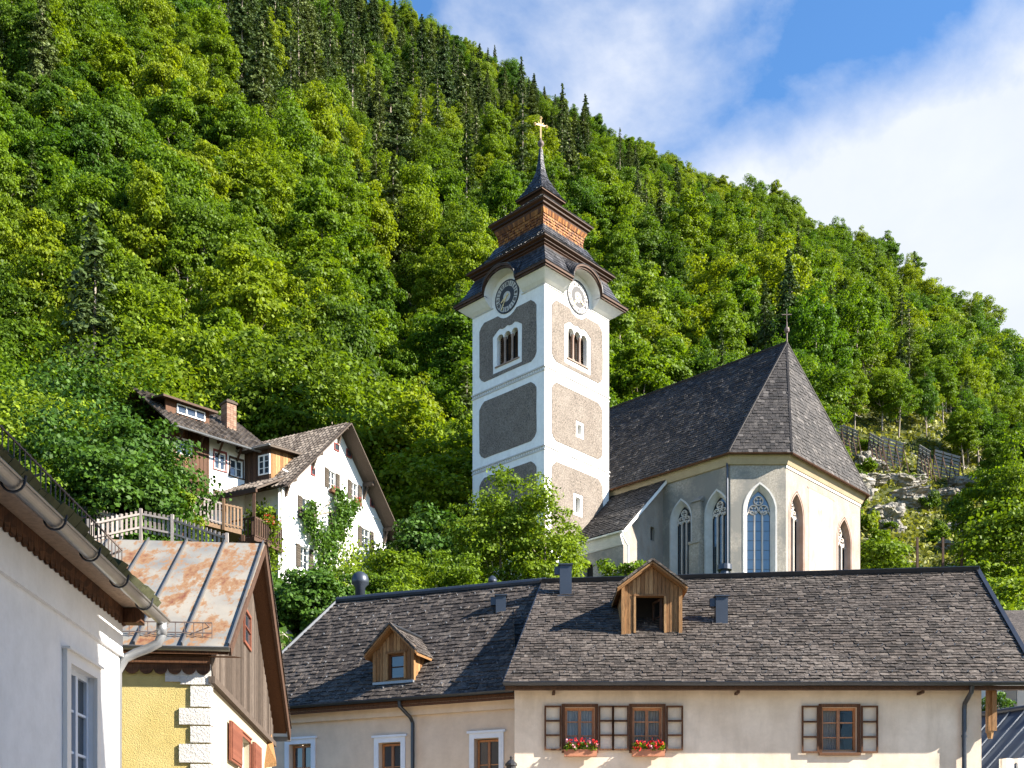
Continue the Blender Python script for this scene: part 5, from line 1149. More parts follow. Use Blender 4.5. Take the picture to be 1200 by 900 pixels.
# dark posts on the meadow edge
for i, px in enumerate((1075, 1105, 1127, 1143, 1160)):
    q_ = P(px, 664, 68 + i * 2); t_ = thing('fence_post', (q_.x, q_.y, ground(q_.x, q_.y)), 'thin dark fence post on the grassy slope right of the church', 'fence post', 'dark posts right of the church')
    m = MB(); zt = P(px, 630, 68 + i * 2).z; m.bar((q_.x, q_.y, ground(q_.x, q_.y) - .3), (q_.x, q_.y, zt), .12, .12, (1, 0, 0)); m.build('post', M['darkwood'], t_)

# snow barriers on the hillside
for i, (x0, y0, x1, y1, Yb) in enumerate(((962, 520, 984, 529, 150), (984, 527, 1003, 535, 152), (1016, 537, 1032, 545, 156), (1030, 541, 1056, 549, 158), (1074, 550, 1087, 557, 164), (1092, 556, 1122, 563, 168))):
    ya, yb = hit(x0, y0 + 4), hit(x1, y1 + 4); a = Vector(((x0 - 600) / FOC * ya, ya, 0)); b = Vector(((x1 - 600) / FOC * yb, yb, 0)); a.z = ground(a.x, a.y) - .1; b.z = ground(b.x, b.y) - .1
    labs = ['grey slatted snow barrier nearest the church roof', 'second grey snow barrier right of the church roof', 'third grey snow barrier, short, beside a pale trunk', 'fourth grey snow barrier, wide, leaning in the trees', 'narrow grey snow barrier among shrubs, fifth from the church', 'grey snow barrier farthest right on the hillside']
    t_ = thing('snow_barrier', a, labs[i], 'snow barrier'); tilt = Vector((0, -.9, 2.8)); m = MB()
    for j in range(9): o_ = tilt * (j / 8); m.bar(a + o_, b + o_, .06, .24, (0, -.3, 1))
    m.build('slats', M['zincmesh'], t_); m = MB()
    for f_ in (.0, .33, .66, 1): p_ = a + (b - a) * f_; m.bar(p_ - tilt * .3, p_ + tilt * 1.03, .09, .09); m.bar(p_ + tilt * .8 + Vector((0, -.1, 0)), p_ + Vector((0, -2.6, -1.2)), .09, .09)
    m.build('struts', M['darkwood'], t_)

# ================================================================== lower right house with metal roof
lr = thing('metal_roof_house', (15, 30, 0), 'small white house with blue grey standing seam roof, at the lower right edge', 'house')
a0, a1 = P(1148, 838, 29.5), P(1280, 822, 29.0); e0_, e1_ = P(1075, 965, 27.0), P(1150, 965, 25.6)
A3, B3 = Vector((e0_.x - .2, 27.0, 3.2)), Vector((P(1166, 905, 25.2).x, 25.2, P(1166, 905, 25.2).z)); C3 = P(1205, 838, 28.6)
C3 = P(1300, 770, 28.2); D3 = P(1140, 838, 29.4); B3 = P(1165, 900, 25.5); 
rA = P(1040, 905, 28.0); 
p_top0, p_top1 = P(1130, 842, 30.0), P(1262, 822, 28.4)
p_bot0, p_bot1 = P(1020, 985, 27.2), P(1125, 965, 25.6)
m = MB(); slab(m, [p_bot0, p_bot1, p_top1, p_top0], .08); m.build('roof', M['bluemetal'], lr)
m = MB()
for i in range(8): f_ = i / 7; m.bar(p_bot0 + (p_bot1 - p_bot0) * f_ + Vector((0, 0, .03)), p_top0 + (p_top1 - p_top0) * f_ + Vector((0, 0, .03)), .018, .04)
m.build('seams', M['bluemetal'], lr)
m = MB(); m.tube([p_top0 + Vector((0, 0, .04)), p_top1 + Vector((0, 0, .04))], .07, 8); m.build('ridge_cap', M['bluemetal'], lr)
dv = (p_top1 - p_bot1); off = Vector((.12, -.1, -.14)); m = MB(); m.bar(p_bot1 + off, p_top1 + off, .1, .16); m.build('verge_plaster', M['white'], lr)
gdir = Vector((dv.x, dv.y, 0)).normalized(); LF = Frame(Vector((p_bot1.x, p_bot1.y, 0)) + Vector((.1, -.02, 0)), gdir, (0, 0, 1), gdir.cross(Vector((0, 0, 1)))); tl_ = Vector((dv.x, dv.y, 0)).length
q1 = pxwin(LF, 1180, 1188, 889, 915); q2 = pxwin(LF, 1194, 1204, 889, 915)
m = MB(); m.panel(LF, [(0, 0), (tl_ * 1.8, 0), (tl_ * 1.8, p_bot1.z), (tl_, p_top1.z - .15), (0, p_bot1.z - .15)], [rect(*q1), rect(*q2)], 0, .2); m.build('gable_wall', M['white'], lr)
for q_ in (q1, q2): window(LF, lr, *q_, .12, .05, 0, 1, 'whitepaint', 'glass')
bk = thing('pale_house', (17.5, 37, 0), 'pale house corner with bluish window seen behind the metal roof at the right edge', 'house')
F_b = wallframe((15.35, 35), (24, 34)); qq = pxwin(F_b, 1176, 1192, 790, 830); m = MB(); m.panel(F_b, rect(0, 9, 0, 9), [rect(*qq)], 0, .15); m.build('wall', M['midcream'], bk); window(F_b, bk, *qq, .06, .08, 1, 1, 'whitepaint', 'blueglass')
m = MB(); m.panel(wallframe((15.35, 42), (15.35, 35)), rect(0, 7, 0, 9)); m.panel(wallframe((15.3, 34.9), (24, 33.9)), rect(-.2, 9, 8.9, 9.1)); m.build('side_wall', M['white'], bk)
m = MB(); slab(m, [Vector((15, 34.4, 9)), Vector((24.4, 33.4, 9)), Vector((24.4, 38, 11.2)), Vector((15, 38.6, 11.2))], .15); 
# keep its eave below the long house ridge line as seen in the street
bk_roof = m.build('roof', M['shingle_mid'], bk)

# neighbour across the lane (outside the view); it shades the white house wall
nb = thing('lane_house', (8, 0, 0), 'tall plaster house across the lane', 'house')
m = MB(); F1 = wallframe((5.0, 7.6), (5.0, -12)); F1 = Frame((5.0, 6.2, 0), (0, -1, 0), (0, 0, 1), (-1, 0, 0)); m.panel(F1, rect(0, 18, 0, 11.5)); m.panel(wallframe((12, 6.2), (5.0, 6.2)), rect(0, 7, 0, 11.5)); m.panel(wallframe((12, -10.8), (12, 7.2)), rect(0, 18, 0, 11.5)); m.build('wall', M['midcream'], nb)
m = MB(); slab(m, [Vector((4.6, -11, 11.5)), Vector((4.6, 6.35, 11.5)), Vector((8.5, 6.35, 14)), Vector((8.5, -11, 14))], .15); slab(m, [Vector((8.5, -11, 14)), Vector((8.5, 6.35, 14)), Vector((12.4, 6.35, 11.5)), Vector((12.4, -11, 11.5))], .15); m.build('roof', M['shingle_mid'], nb)

# ================================================================== VEGETATION
rs = np.random.RandomState(11)
def leafmesh(name, C, Nn, size, mat, aspect=.75):
    """one quad per leaf spray; C centres, Nn normals"""
    n = len(C); Nn = Nn / (np.linalg.norm(Nn, axis=1, keepdims=True) + 1e-9)
    t = rs.normal(size=(n, 3)); a = np.cross(Nn, t); a /= np.linalg.norm(a, axis=1, keepdims=True) + 1e-9; b = np.cross(Nn, a)
    s = (size * rs.uniform(.6, 1.3, n))[:, None]; fold = Nn * s * .25
    V = np.stack([C - a * s, C - b * s * aspect + fold, C + a * s, C + b * s * aspect - fold], 1).reshape(-1, 3)
    me = bpy.data.meshes.new(name); me.vertices.add(4 * n); me.vertices.foreach_set('co', V.ravel())
    me.loops.add(4 * n); me.loops.foreach_set('vertex_index', np.arange(4 * n)); me.polygons.add(n)
    me.polygons.foreach_set('loop_start', np.arange(0, 4 * n, 4)); me.polygons.foreach_set('loop_total', np.full(n, 4)); me.materials.append(mat)
    me.update(calc_edges=True); return me
def dirs(n):
    d = rs.normal(size=(n, 3)); return d / np.linalg.norm(d, axis=1, keepdims=True)
def crown_pts(rx, rz, cz, nclump, per, crad, low=-.5):
    """leaf clumps through an ellipsoid's outer volume"""
    C, N = [], []; d = dirs(nclump * 3); d = d[d[:, 2] > low][:nclump]
    for q in d:
        rr = rs.uniform(.55, 1.0) * (1 + .18 * rs.normal()); c = np.array([q[0] * rx * rr, q[1] * rx * rr, cz + q[2] * rz * rr]); r = crad * rs.uniform(.65, 1.35)
        k = int(per * (r / crad) ** 2); e = dirs(k); e[:, 2] = np.abs(e[:, 2]) * rs.uniform(.4, 1) * np.where(rs.rand(k) < .75, 1, -1); rad = r * rs.uniform(.55, 1.08, k)[:, None]
        C.append(c + e * rad * np.array([1, 1, .85])); N.append(e * .7 + q * .3 + np.array([0, 0, .5]) + rs.normal(size=(k, 3)) * .55)
    return np.concatenate(C), np.concatenate(N)
def trunkmesh(name, h, r0, limbs, cz, rx, rz, mat, lean=.03):
    m = MB(); p = [Vector((lean * h * math.sin(t * 2.3), lean * h * math.cos(t * 3.1) - lean * h, h * t)) for t in (-.04, .1, .3, .5, .7, .9)]
    m.tube(p, [r0 * 1.3, r0, r0 * .85, r0 * .65, r0 * .4, r0 * .15], 7)
    for i in range(limbs):
        t = rnd.uniform(.3, .8); b = Vector((0, 0, h * t)); a = rnd.uniform(0, 6.28); e = Vector((math.cos(a) * rx * .55, math.sin(a) * rx * .55, min(.84, t + rnd.uniform(.1, .22)) * h)); q = (b + e) / 2 + Vector((0, 0, -.03 * h))
        m.tube([b, q, e], [r0 * .4, r0 * .25, r0 * .08], 5)
    me = bpy.data.meshes.new(name); me.from_pydata([tuple(v) for v in m.v], [], m.f); me.materials.append(mat); me.polygons.foreach_set('use_smooth', [True] * len(m.f)); me.update(); return me
T_BROAD, T_CON, T_PINE = [], [], []
for i in range(5):                       # forest broadleaf, height 1 unit = 1 m, about 14 m tall
    rx, rz = (2.6, 3.3, 3.8, 4.3, 3.0)[i], (5.8, 5.2, 4.8, 4.9, 5.6)[i]; cz = 8.6
    C, N = crown_pts(rx, rz, cz, (92, 110, 84, 100, 96)[i], 140, (1.0, .85, 1.15, .95, .8)[i], -.75); T_BROAD.append((leafmesh('crown', C, N, .145, M['leaf']), trunkmesh('trunk', 12, .2, 6, cz, rx, rz, M['bark'])))
def conifer(h, r, levels, dens, droop):
    C, N = [], []
    for l in range(levels):
        t = (l + rs.rand() * .6) / levels; z = h * (.12 + .88 * t); R_ = r * (1 - t) ** .85 * rs.uniform(.75, 1.15) + .12; nb = int(rs.uniform(6, 10) * (1 - t * .4))
        for b in range(nb):
            a = rs.uniform(0, 6.283); L = R_ * rs.uniform(.6, 1.15); k = max(3, int(dens * L))
            s = rs.uniform(.15, 1, k); x = np.stack([np.cos(a) * L * s, np.sin(a) * L * s, z - droop * L * s ** 1.5 + rs.normal(size=k) * .05], 1); x[:, :2] += rs.normal(size=(k, 2)) * .16 * (L * .5 + .2)
            C.append(x); N.append(np.stack([np.cos(a) * .4 + rs.normal(size=k) * .5, np.sin(a) * .4 + rs.normal(size=k) * .5, np.ones(k) * .8], 1))
    return np.concatenate(C), np.concatenate(N)
for i in range(3):
    C, N = conifer(17, (3.1, 3.8, 3.4)[i], 44, 24, (.35, .5, .25)[i]); T_CON.append((leafmesh('crown', C, N, .19, M['needle'], .5), trunkmesh('trunk', 16.5, .2, 0, 8, 1, 1, M['bark'], .004)))
for i in range(2):                       # tall thin pines with bare pale trunks
    C, N = conifer(19, 2.9, 34, 17, .25); k_ = C[:, 2] > (6.5, 9)[i]; k_ |= rs.rand(len(C)) < .12; T_PINE.append((leafmesh('crown', C[k_], N[k_], .18, M['needle'], .6), trunkmesh('trunk', 18.5, .17, 0, 8, 1, 1, M['bark'], .004)))
ALLT = [('broadleaf_tree', t) for t in T_BROAD] + [('conifer', t) for t in T_CON] + [('slender_pine', t) for t in T_PINE]
# --- place the forest
def proj(x, y, z): return 600 + x / y * FOC, HOR - (z - CAMZ) / y * FOC
def in_meadow(px, y, pyg):
    return 958 < px < 1168 and y > 76 and pyg > 512 + (px - 962) * .26
trees = []
gy = 74.0
while gy < 438:
    st = 4.7 + 1.5 * min(1, max(0, (gy - 90) / 120)); w_ = gy * .60
    gx = -w_ + rnd.uniform(0, st)
    while gx < w_:
        x, y = gx + rnd.uniform(-.42, .42) * st, gy + rnd.uniform(-.42, .42) * st; gx += st
        px = 600 + x / y * FOC
        if px < -90 or px > 1290: continue
        if 560 < px < 1060 and y < 97: continue
        if px > 1000 and y < 82: continue
        if 130 < px < 520 and y < 76: continue
        z = ground(x, y); pyg = HOR - (z - CAMZ) / y * FOC
        if in_meadow(px, y, pyg) : continue
        # conifers thicken upwards and towards the middle of the slope
        pc = .05 + .72 * max(0, min(1, (330 - pyg) / 260)) * (1 if 230 < px < 830 else .55) + (.12 if px > 650 else 0)
        if px < 260: pc = .05 + (.2 if pyg < 60 else 0)
        if hill_noise(x * 1.7 + 40, y * 1.7) > .9: pc += .25
        if y > 370: pc = .10 + (.22 if hill_noise(x * 2.3 + 11, y * 1.3) > .25 else 0)
        r_ = rnd.random()
        kind = (8 + rnd.randrange(2) if rnd.random() < (.38 if y < 320 else .0) else 5 + rnd.randrange(3)) if r_ < pc else rnd.randrange(5)
        sc = rnd.uniform(.62, 1.08) if kind < 5 else rnd.uniform(.5, 1.15) * (.85 if y > 380 else 1)
        if kind >= 5 and 140 < y < 330: sc *= 1.15
        if kind >= 5 and y > 350: sc *= .72
        if kind >= 5 and px > 690: sc *= .68 if y > 180 else .85
        if kind < 5 and pc > .35: sc *= .85
        if y > 360 and kind < 5: sc *= .8
        if px > 1000 and y < 180: sc *= .72
        trees.append((x, y, z - .3, sc, kind, rnd.uniform(0, 6.28)))
    gy += st * .86
trees.sort(key=lambda t: t[1])
# which of them show, and how much: a coarse front-to-back coverage of the view
GW, GH = 400, 300; cov = np.zeros((GH, GW), bool); vis = []
yy, xx = np.mgrid[0:GH, 0:GW]
def cover(x0, x1, y0, y1): cov[max(0, int(y0 / 3)):max(0, int(y1 / 3)), max(0, int(x0 / 3)):max(0, int(x1 / 3))] = True
cover(556, 715, 300, 900); cover(715, 1000, 560, 900); cover(750, 950, 470, 900); cover(0, 1200, 690, 900); cover(190, 450, 540, 900); cover(0, 140, 570, 900)
for i, (x, y, z, sc, kd, rt) in enumerate(trees):
    h = 14 * sc if kd < 5 else 17 * sc; cx_, cy_ = proj(x, y, z + h * .6); rx = (4.0 if kd < 5 else 1.9) * sc / y * FOC / 3; ry = h * .42 / y * FOC / 3; cx_ /= 3; cy_ /= 3
    a0, a1, b0, b1 = int(max(0, cy_ - ry)), int(min(GH, cy_ + ry + 1)), int(max(0, cx_ - rx)), int(min(GW, cx_ + rx + 1))
    if a0 >= a1 or b0 >= b1: vis.append(0); continue
    sub = ((xx[a0:a1, b0:b1] - cx_) / rx) ** 2 + ((yy[a0:a1, b0:b1] - cy_) / ry) ** 2 < 1
    new = sub & ~cov[a0:a1, b0:b1]; vis.append(int(new.sum())); cov[a0:a1, b0:b1] |= sub
by = {'b': [], 'c': [], 'p': []}
for i in sorted(range(len(trees)), key=lambda i: -vis[i]):
    if vis[i] >= 5: by['b' if trees[i][4] < 5 else 'c' if trees[i][4] < 8 else 'p'].append(i)
single = set(by['b'][:290] + by['c'][:150] + by['p'][:90])
def tree_label(kd, px, py):
    base = {0: 'leafy green forest tree', 1: 'dark conifer', 2: 'slender pine with pale trunk'}[0 if kd < 5 else 1 if kd < 8 else 2]
    if px < 230: w = 'on the slope above the white house, far left'
    elif px < 420: w = 'on the slope above the hillside houses'
    elif px < 560: w = 'on the slope between hillside houses and tower'
    elif px < 760: w = 'on the slope right behind the tower'
    elif px < 1000: w = 'on the slope behind the church roof'
    else: w = 'on the slope at the far right'
    hgt = ', high up' if py < 230 else ', halfway up' if py < 400 else ', low down'
    return base + ' ' + w + hgt
for i in sorted(single):
    x, y, z, sc, kd, rt = trees[i]; nm, (cm, tm) = ALLT[kd]; px, py = proj(x, y, z + 8)
    lb = tree_label(kd, px, py); r_ = thing(nm, (x, y, z), lb, 'tree', lb.replace('tree', 'trees').replace('conifer', 'conifers').replace('pine', 'pines'))
    r_.rotation_euler = (0, 0, rt); r_.scale = (sc * rnd.uniform(.8, 1.2), sc * rnd.uniform(.8, 1.2), sc * rnd.uniform(.9, 1.3))
    for nm2, me_ in (('crown', cm), ('trunk', tm)):
        o = bpy.data.objects.new(nm2, me_); COL.objects.link(o); o.parent = r_
# --- everything that shows less, as one mass of instanced crowns and trunks
rest = [t for i, t in enumerate(trees) if i not in single]
me = bpy.data.meshes.new('forest'); me.from_pydata([(t[0], t[1], t[2]) for t in rest], [], [])
for nm2, tp, dat in (('kind_id', 'INT', [t[4] for t in rest]), ('turn', 'FLOAT', [t[5] for t in rest])):
    at = me.attributes.new(nm2, tp, 'POINT'); at.data.foreach_set('value', dat)
at = me.attributes.new('size', 'FLOAT_VECTOR', 'POINT'); at.data.foreach_set('vector', [q for t in rest for q in (t[3] * rnd.uniform(.8, 1.2), t[3] * rnd.uniform(.8, 1.2), t[3] * rnd.uniform(.85, 1.3))])
fo = bpy.data.objects.new('distant_forest', me); COL.objects.link(fo); tag(fo, 'dense mass of smaller trees covering the mountainside', 'forest', kind='stuff')
ng = bpy.data.node_groups.new('forest_scatter', 'GeometryNodeTree'); ng.interface.new_socket('Geometry', in_out='INPUT', socket_type='NodeSocketGeometry'); ng.interface.new_socket('Geometry', in_out='OUTPUT', socket_type='NodeSocketGeometry')
gi, gout, jn = ng.nodes.new('NodeGroupInput'), ng.nodes.new('NodeGroupOutput'), ng.nodes.new('GeometryNodeJoinGeometry')
def attr(nm2, tp):
    n = ng.nodes.new('GeometryNodeInputNamedAttribute'); n.data_type = tp; n.inputs['Name'].default_value = nm2; return n.outputs['Attribute']
aid, asz, atn = attr('kind_id', 'INT'), attr('size', 'FLOAT_VECTOR'), attr('turn', 'FLOAT')
cx = ng.nodes.new('ShaderNodeCombineXYZ'); ng.links.new(atn, cx.inputs[2])
src = {}
for o in list(COL.objects):
    if o.type == 'MESH' and o.parent is not None and o.data.name.split('.')[0] in ('crown', 'trunk'): src.setdefault(o.data.name, o)
for kd, (nm, (cm, tm)) in enumerate(ALLT):
    cmp_ = ng.nodes.new('FunctionNodeCompare'); cmp_.data_type = 'INT'; cmp_.operation = 'EQUAL'; ng.links.new(aid, cmp_.inputs[2]); cmp_.inputs[3].default_value = kd
    for me_ in (cm, tm):
        if me_.name not in src: continue
        oi = ng.nodes.new('GeometryNodeObjectInfo'); oi.inputs['Object'].default_value = src[me_.name]; oi.inputs['As Instance'].default_value = False; oi.transform_space = 'ORIGINAL'
        ip = ng.nodes.new('GeometryNodeInstanceOnPoints'); ng.links.new(gi.outputs[0], ip.inputs['Points']); ng.links.new(cmp_.outputs[0], ip.inputs['Selection']); ng.links.new(oi.outputs['Geometry'], ip.inputs['Instance'])
        ng.links.new(cx.outputs[0], ip.inputs['Rotation']); ng.links.new(asz, ip.inputs['Scale']); ng.links.new(ip.outputs[0], jn.inputs[0])
ng.links.new(jn.outputs[0], gout.inputs[0]); md = fo.modifiers.new('scatter', 'NODES'); md.node_group = ng
print('trees', len(trees), 'single', len(single), {k: len(v) for k, v in by.items()})

# --- near trees, shrubs and climbers with leaves at their own size
def near_tree(name, label, px, pytop, Y, width, mat='leafnear', leaf=.07, zb=None, cat='tree', nclump=60, per=170, low=-.8, slim=1.0, pybase=None, group=None):
    top = P(px, pytop, Y); zg = ground(top.x, top.y) if pybase is None else P(px, pybase, Y).z; h = top.z - zg; rx = width / 2; rz = h * .46 * slim; cz = h - rz
    C, N = crown_pts(rx, rz, cz, nclump, per, min(rx, rz) * .36, low)
    C[:, 2] = np.clip(C[:, 2], -.4, h * 1.06)
    r_ = thing(name, (top.x, top.y, zg), label, cat, group)
    o = bpy.data.objects.new('crown', leafmesh('near_crown', C, N, leaf, M[mat])); COL.objects.link(o); o.parent = r_
    t = bpy.data.objects.new('trunk', trunkmesh('near_trunk', h * .85, .05 + h * .008, 7, cz, rx, rz, M['bark'])); COL.objects.link(t); t.parent = r_
    return r_
near_tree('tree', 'bright green young tree in front of the tower base, right one of the pair', 634, 568, 50, 3.5, nclump=70, per=190)
near_tree('tree', 'bright green young tree in front of the tower base, left one of the pair', 582, 562, 50.5, 3.7, nclump=75, per=190)
near_tree('shrub', 'low leafy shrub hugging the roof ridge below the tower trees', 540, 662, 44, 3.4, cat='shrub', nclump=60)
near_tree('shrub', 'yellow green shrub below the right end of the gable house', 474, 652, 48, 3.2, cat='shrub', nclump=70)
near_tree('shrub', 'rounded shrub under the gable house wall', 436, 675, 45, 3.0, cat='shrub', nclump=60)
near_tree('shrub', 'dense shrub above the round roof cowl', 395, 680, 40, 2.4, 'leafdark', cat='shrub')
near_tree('shrub', 'dark shrub behind the left end of the peach house ridge', 360, 672, 38, 2.4, 'leafdark', cat='shrub')
near_tree('shrub', 'wide shrub between the two lower shrubs below the tower', 492, 672, 43, 3.4, cat='shrub')
near_tree('shrub', 'shrub at the foot of the tower, right of the young trees', 655, 625, 56, 2.6, cat='shrub', nclump=40)
near_tree('shrub', 'small leafy shrub beside the annex downpipe', 727, 650, 38, 1.5, cat='shrub', nclump=26, per=70, leaf=.06, pybase=705)
near_tree('tree', 'broad tree standing just behind the apse, right of the church', 1032, 628, 76, 4.6, nclump=60, per=110, leaf=.14)
near_tree('tree', 'bushy tree at the right edge beyond the cream roof', 1192, 590, 72, 6.5, nclump=90, per=110, leaf=.13)
near_tree('tree', 'yellow green bushy tree above the right end of the cream roof', 1140, 662, 62, 3.8, nclump=60, leaf=.12)
near_tree('tree', 'low green tree behind the hipped end of the cream roof', 1172, 680, 44, 4.6, nclump=70, leaf=.09)
near_tree('shrub', 'flowering vine patch beside the bluish window at right', 1168, 812, 33, 1.1, 'leafdark', .05, cat='shrub', nclump=25, per=60, pybase=862)
# wall of foliage at left
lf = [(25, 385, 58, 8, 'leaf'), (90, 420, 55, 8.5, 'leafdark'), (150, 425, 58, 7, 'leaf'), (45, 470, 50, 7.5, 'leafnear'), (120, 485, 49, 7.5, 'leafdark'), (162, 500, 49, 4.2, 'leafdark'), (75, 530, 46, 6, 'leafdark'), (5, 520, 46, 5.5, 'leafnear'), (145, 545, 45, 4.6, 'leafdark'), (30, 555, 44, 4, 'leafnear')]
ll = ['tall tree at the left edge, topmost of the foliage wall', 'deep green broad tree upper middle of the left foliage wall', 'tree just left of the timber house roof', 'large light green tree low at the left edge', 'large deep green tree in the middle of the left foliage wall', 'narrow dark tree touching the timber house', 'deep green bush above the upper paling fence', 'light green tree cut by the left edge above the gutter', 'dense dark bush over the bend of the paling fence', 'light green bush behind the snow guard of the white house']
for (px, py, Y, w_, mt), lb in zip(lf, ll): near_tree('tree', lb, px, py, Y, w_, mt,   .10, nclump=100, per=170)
near_tree('tree', 'slim yellow green tree in front of the timber wall', 214, 556, 49, 2.0, 'leafnear', .08, nclump=50, per=110)
near_tree('tree', 'rounded green tree directly behind the gable roof peak', 385, 430, 78, 9.5, 'leafnear', .16, nclump=110, per=120)
near_tree('tree', 'broad green tree behind the brick chimney', 300, 425, 80, 10, 'leaf', .17, nclump=110, per=120)
near_tree('tree', 'broad bright tree above the left hillside roof', 225, 415, 78, 9, 'leaf', .17, nclump=100, per=120)
near_tree('tree', 'round tree in the hollow left of the tower', 520, 500, 78, 7, 'leaf', .15, nclump=80)
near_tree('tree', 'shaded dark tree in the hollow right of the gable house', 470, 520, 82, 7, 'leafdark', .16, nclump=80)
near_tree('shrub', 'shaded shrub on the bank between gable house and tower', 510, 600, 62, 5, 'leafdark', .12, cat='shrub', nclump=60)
near_tree('shrub', 'bright shrub on the bank just left of the tower foot', 545, 590, 64, 4.2, 'leafnear', .12, cat='shrub', nclump=60)
# climbers on the gable house
def climber(label, F, path, rad, n, mat='leafnear', seed=1, w=.25):
    C = []; r = np.random.RandomState(seed)
    for (u, v, s) in path:
        k = int(n * s); C.append(np.stack([r.normal(u, rad * s, k), r.normal(v, rad * s, k), w + np.abs(r.normal(0, .22, k))], 1))
    C = np.concatenate(C); W_ = np.array([list(F.p(*c)) for c in C]); base = Vector(W_[np.argmin(W_[:, 2])]); W_ -= np.array(base)
    r_ = thing('climbing_vine', base, label, 'climbing plant'); N = rs.normal(size=W_.shape) * .7 + np.array(F.n) * .8 + np.array([0, 0, .4])
    o = bpy.data.objects.new('foliage', leafmesh('vine_leaves', W_, N, .085, M[mat])); COL.objects.link(o); o.parent = r_
    m = MB(); m.tube([F.p(path[0][0] + .1, path[0][1] - 1.5, .05)] + [F.p(u, v, .06) for (u, v, s) in path], .035, 5); m.build('stem', M['bark'], r_)
def vp(F, pts): return [(*F.uv(*z4(x, y)), s) for x, y, s in pts]
climber('tall climbing vine up the middle of the gable wall', HF, vp(HF, [(780, 880, 1.4), (770, 830, 1.3), (790, 760, 1.2), (800, 700, 1.2), (830, 650, 1.1), (845, 600, 1.2), (870, 580, .8), (840, 550, .7), (835, 510, .5), (720, 640, .8), (745, 690, .9), (715, 560, .5), (700, 600, .7), (890, 560, .4)]), .38, 330, 'leafdark', 3)
climber('leafy climber at the corner below the dark porch', HS, vp(HS, [(560, 620, .8), (580, 680, 1.2), (565, 740, 1.2), (590, 790, 1.1), (570, 850, 1.2), (600, 620, .7), (545, 650, .8)]), .42, 380, 'leafnear', 5, .7)
climber('green climber spreading low on the gable wall near the shrubs', HF, vp(HF, [(880, 780, 1.3), (900, 850, 1.5), (960, 780, 1.2), (1000, 830, 1.3), (830, 860, 1.2), (1050, 820, 1.2)]), .45, 300, 'leafnear', 7, .4)

# rocks on the meadow and bank
def rock(px, py, Y, sx, sz, label, seed):
    import bmesh
    p = P(px, py, Y); zg = ground(p.x, p.y); bm = bmesh.new(); bmesh.ops.create_icosphere(bm, subdivisions=5, radius=1); r = random.Random(seed); ph = [r.uniform(0, 6) for _ in range(6)]
    from mathutils import noise as mn
    sd = Vector((seed * 3.7, seed * 1.3, 0))
    for v in bm.verts:
        c = v.co.copy(); q = round(c.z * 3.2 + .4 * mn.noise(c * 1.5 + sd)) / 3.2
        n = .45 * (mn.ridged_multi_fractal(c * 1.3 + sd, .9, 2.2, 5, 1.0, 2.0) - 1.1) + .28 * mn.cell(c * 2.6 + sd)
        v.co = Vector((c.x * (1 + n * .6), c.y * (1 + n * .6), c.z * .45 + q * .55 + n * .2))
    me = bpy.data.meshes.new('rock'); bm.to_mesh(me); bm.free(); me.materials.append(M['rock']); o = bpy.data.objects.new('rock_outcrop', me); COL.objects.link(o)
    o.location = (p.x, p.y, zg + sz * .15); o.scale = (sx, sx * .7, sz); o.rotation_euler = (0, R(r.uniform(-12, 12)), R(r.uniform(-25, 25))); tag(o, label, 'rock', 'pale rocks on the slope right of the church')
    return o
rr_ = random.Random(4)
for i in range(19):
    px = rr_.uniform(985, 1150); py = 575 + (px - 985) * .25 + rr_.uniform(-45, 60); Y = hit(px, py); rock(px, 600, Y, rr_.uniform(.7, 2.4) * Y / 110, rr_.uniform(.6, 1.3) * Y / 110, 'pale limestone outcrop in the meadow right of the church', i)
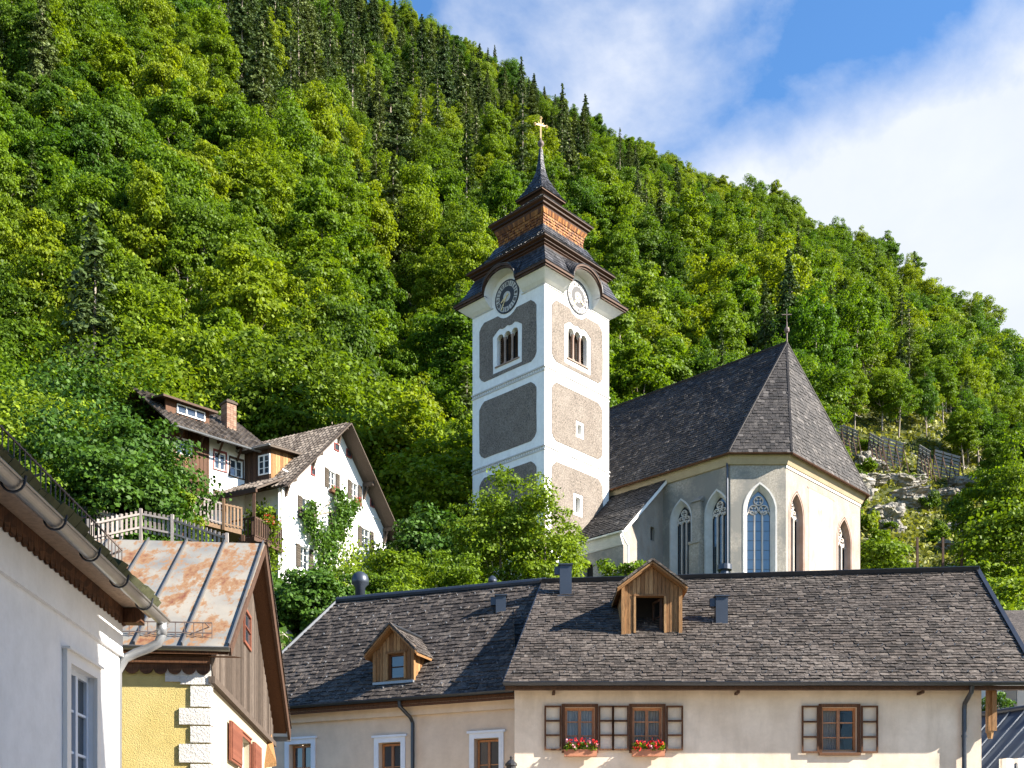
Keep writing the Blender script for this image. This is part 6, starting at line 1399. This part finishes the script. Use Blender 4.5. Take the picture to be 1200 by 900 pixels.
for i, (px, Y, s, z_) in enumerate(((335, 82, 3, 3.2), (500, 68, 1.5, 2.5), (470, 66, 1.4, 2.0), (1120, 70, 2.6, 1.6))):
    o = rock(px, 600, Y, s, z_, ['pale cliff rock behind the gable house chimney', 'shaded grey rock on the bank right of the gable house', 'grey boulder beside the rear wing of the gable house', 'long pale rock just above the cream roof at right'][i], 60 + i); del o['group']
# meadow grass and herbs: nobody could count these
n = 42000; C = []
while len(C) < n:
    px = rs.uniform(950, 1240); Y = rs.uniform(60, 190); x = (px - 600) / FOC * Y
    z = ground(x, Y); hgt = rs.uniform(.1, .55) * (1 + .8 * (math.sin(x * .8) * math.cos(Y * .5) > .2))
    C.append((x, Y, z + hgt * rs.rand()))
C = np.array(C); N = rs.normal(size=C.shape) + np.array([0, -.5, .6]); o = bpy.data.objects.new('meadow_grass', leafmesh('meadow_grass', C, N, .26, M['grass'], .6)); COL.objects.link(o); tag(o, 'yellow green grass and herbs on the open slope right of the church', 'grass', kind='stuff')
n = 60000; px = rs.uniform(-80, 1290, n); Y = 34 + 66 * rs.rand(n); C = []
for a, b in zip(px, Y):
    x = (a - 600) / FOC * b; C.append((x, b, ground(x, b) + .35 * rs.rand()))
C = np.array(C)
inside = np.array([(abs((c[0] - ctr.x)) < 4 and abs(c[1] - ctr.y) < 4) for c in C]); C = C[~inside]
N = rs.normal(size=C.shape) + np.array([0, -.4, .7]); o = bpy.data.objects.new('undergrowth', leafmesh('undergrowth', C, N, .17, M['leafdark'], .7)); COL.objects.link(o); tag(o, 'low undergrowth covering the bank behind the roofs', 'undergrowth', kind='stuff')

# small shrubs dotted over the open slope
for i in range(26):
    px = rr_.uniform(975, 1165); py = 560 + (px - 975) * .22 + rr_.uniform(-38, 75); Y = hit(px, py); x = (px - 600) / FOC * Y
    if i == 0: C, N = crown_pts(1, .8, .8, 26, 60, .42, -.4); shm = leafmesh('shrub_crown', C, N, .13, M['leaf'])
    r_ = thing('shrub', (x, Y, ground(x, Y) - .1), 'small round bush on the rocky open slope right of the church', 'shrub', 'bushes on the open slope'); s_ = rr_.uniform(.4, 1.05); r_.scale = (s_, s_, s_ * rr_.uniform(.8, 1.5)); r_.rotation_euler = (0, 0, rr_.uniform(0, 6))
    o = bpy.data.objects.new('crown', shm); COL.objects.link(o); o.parent = r_
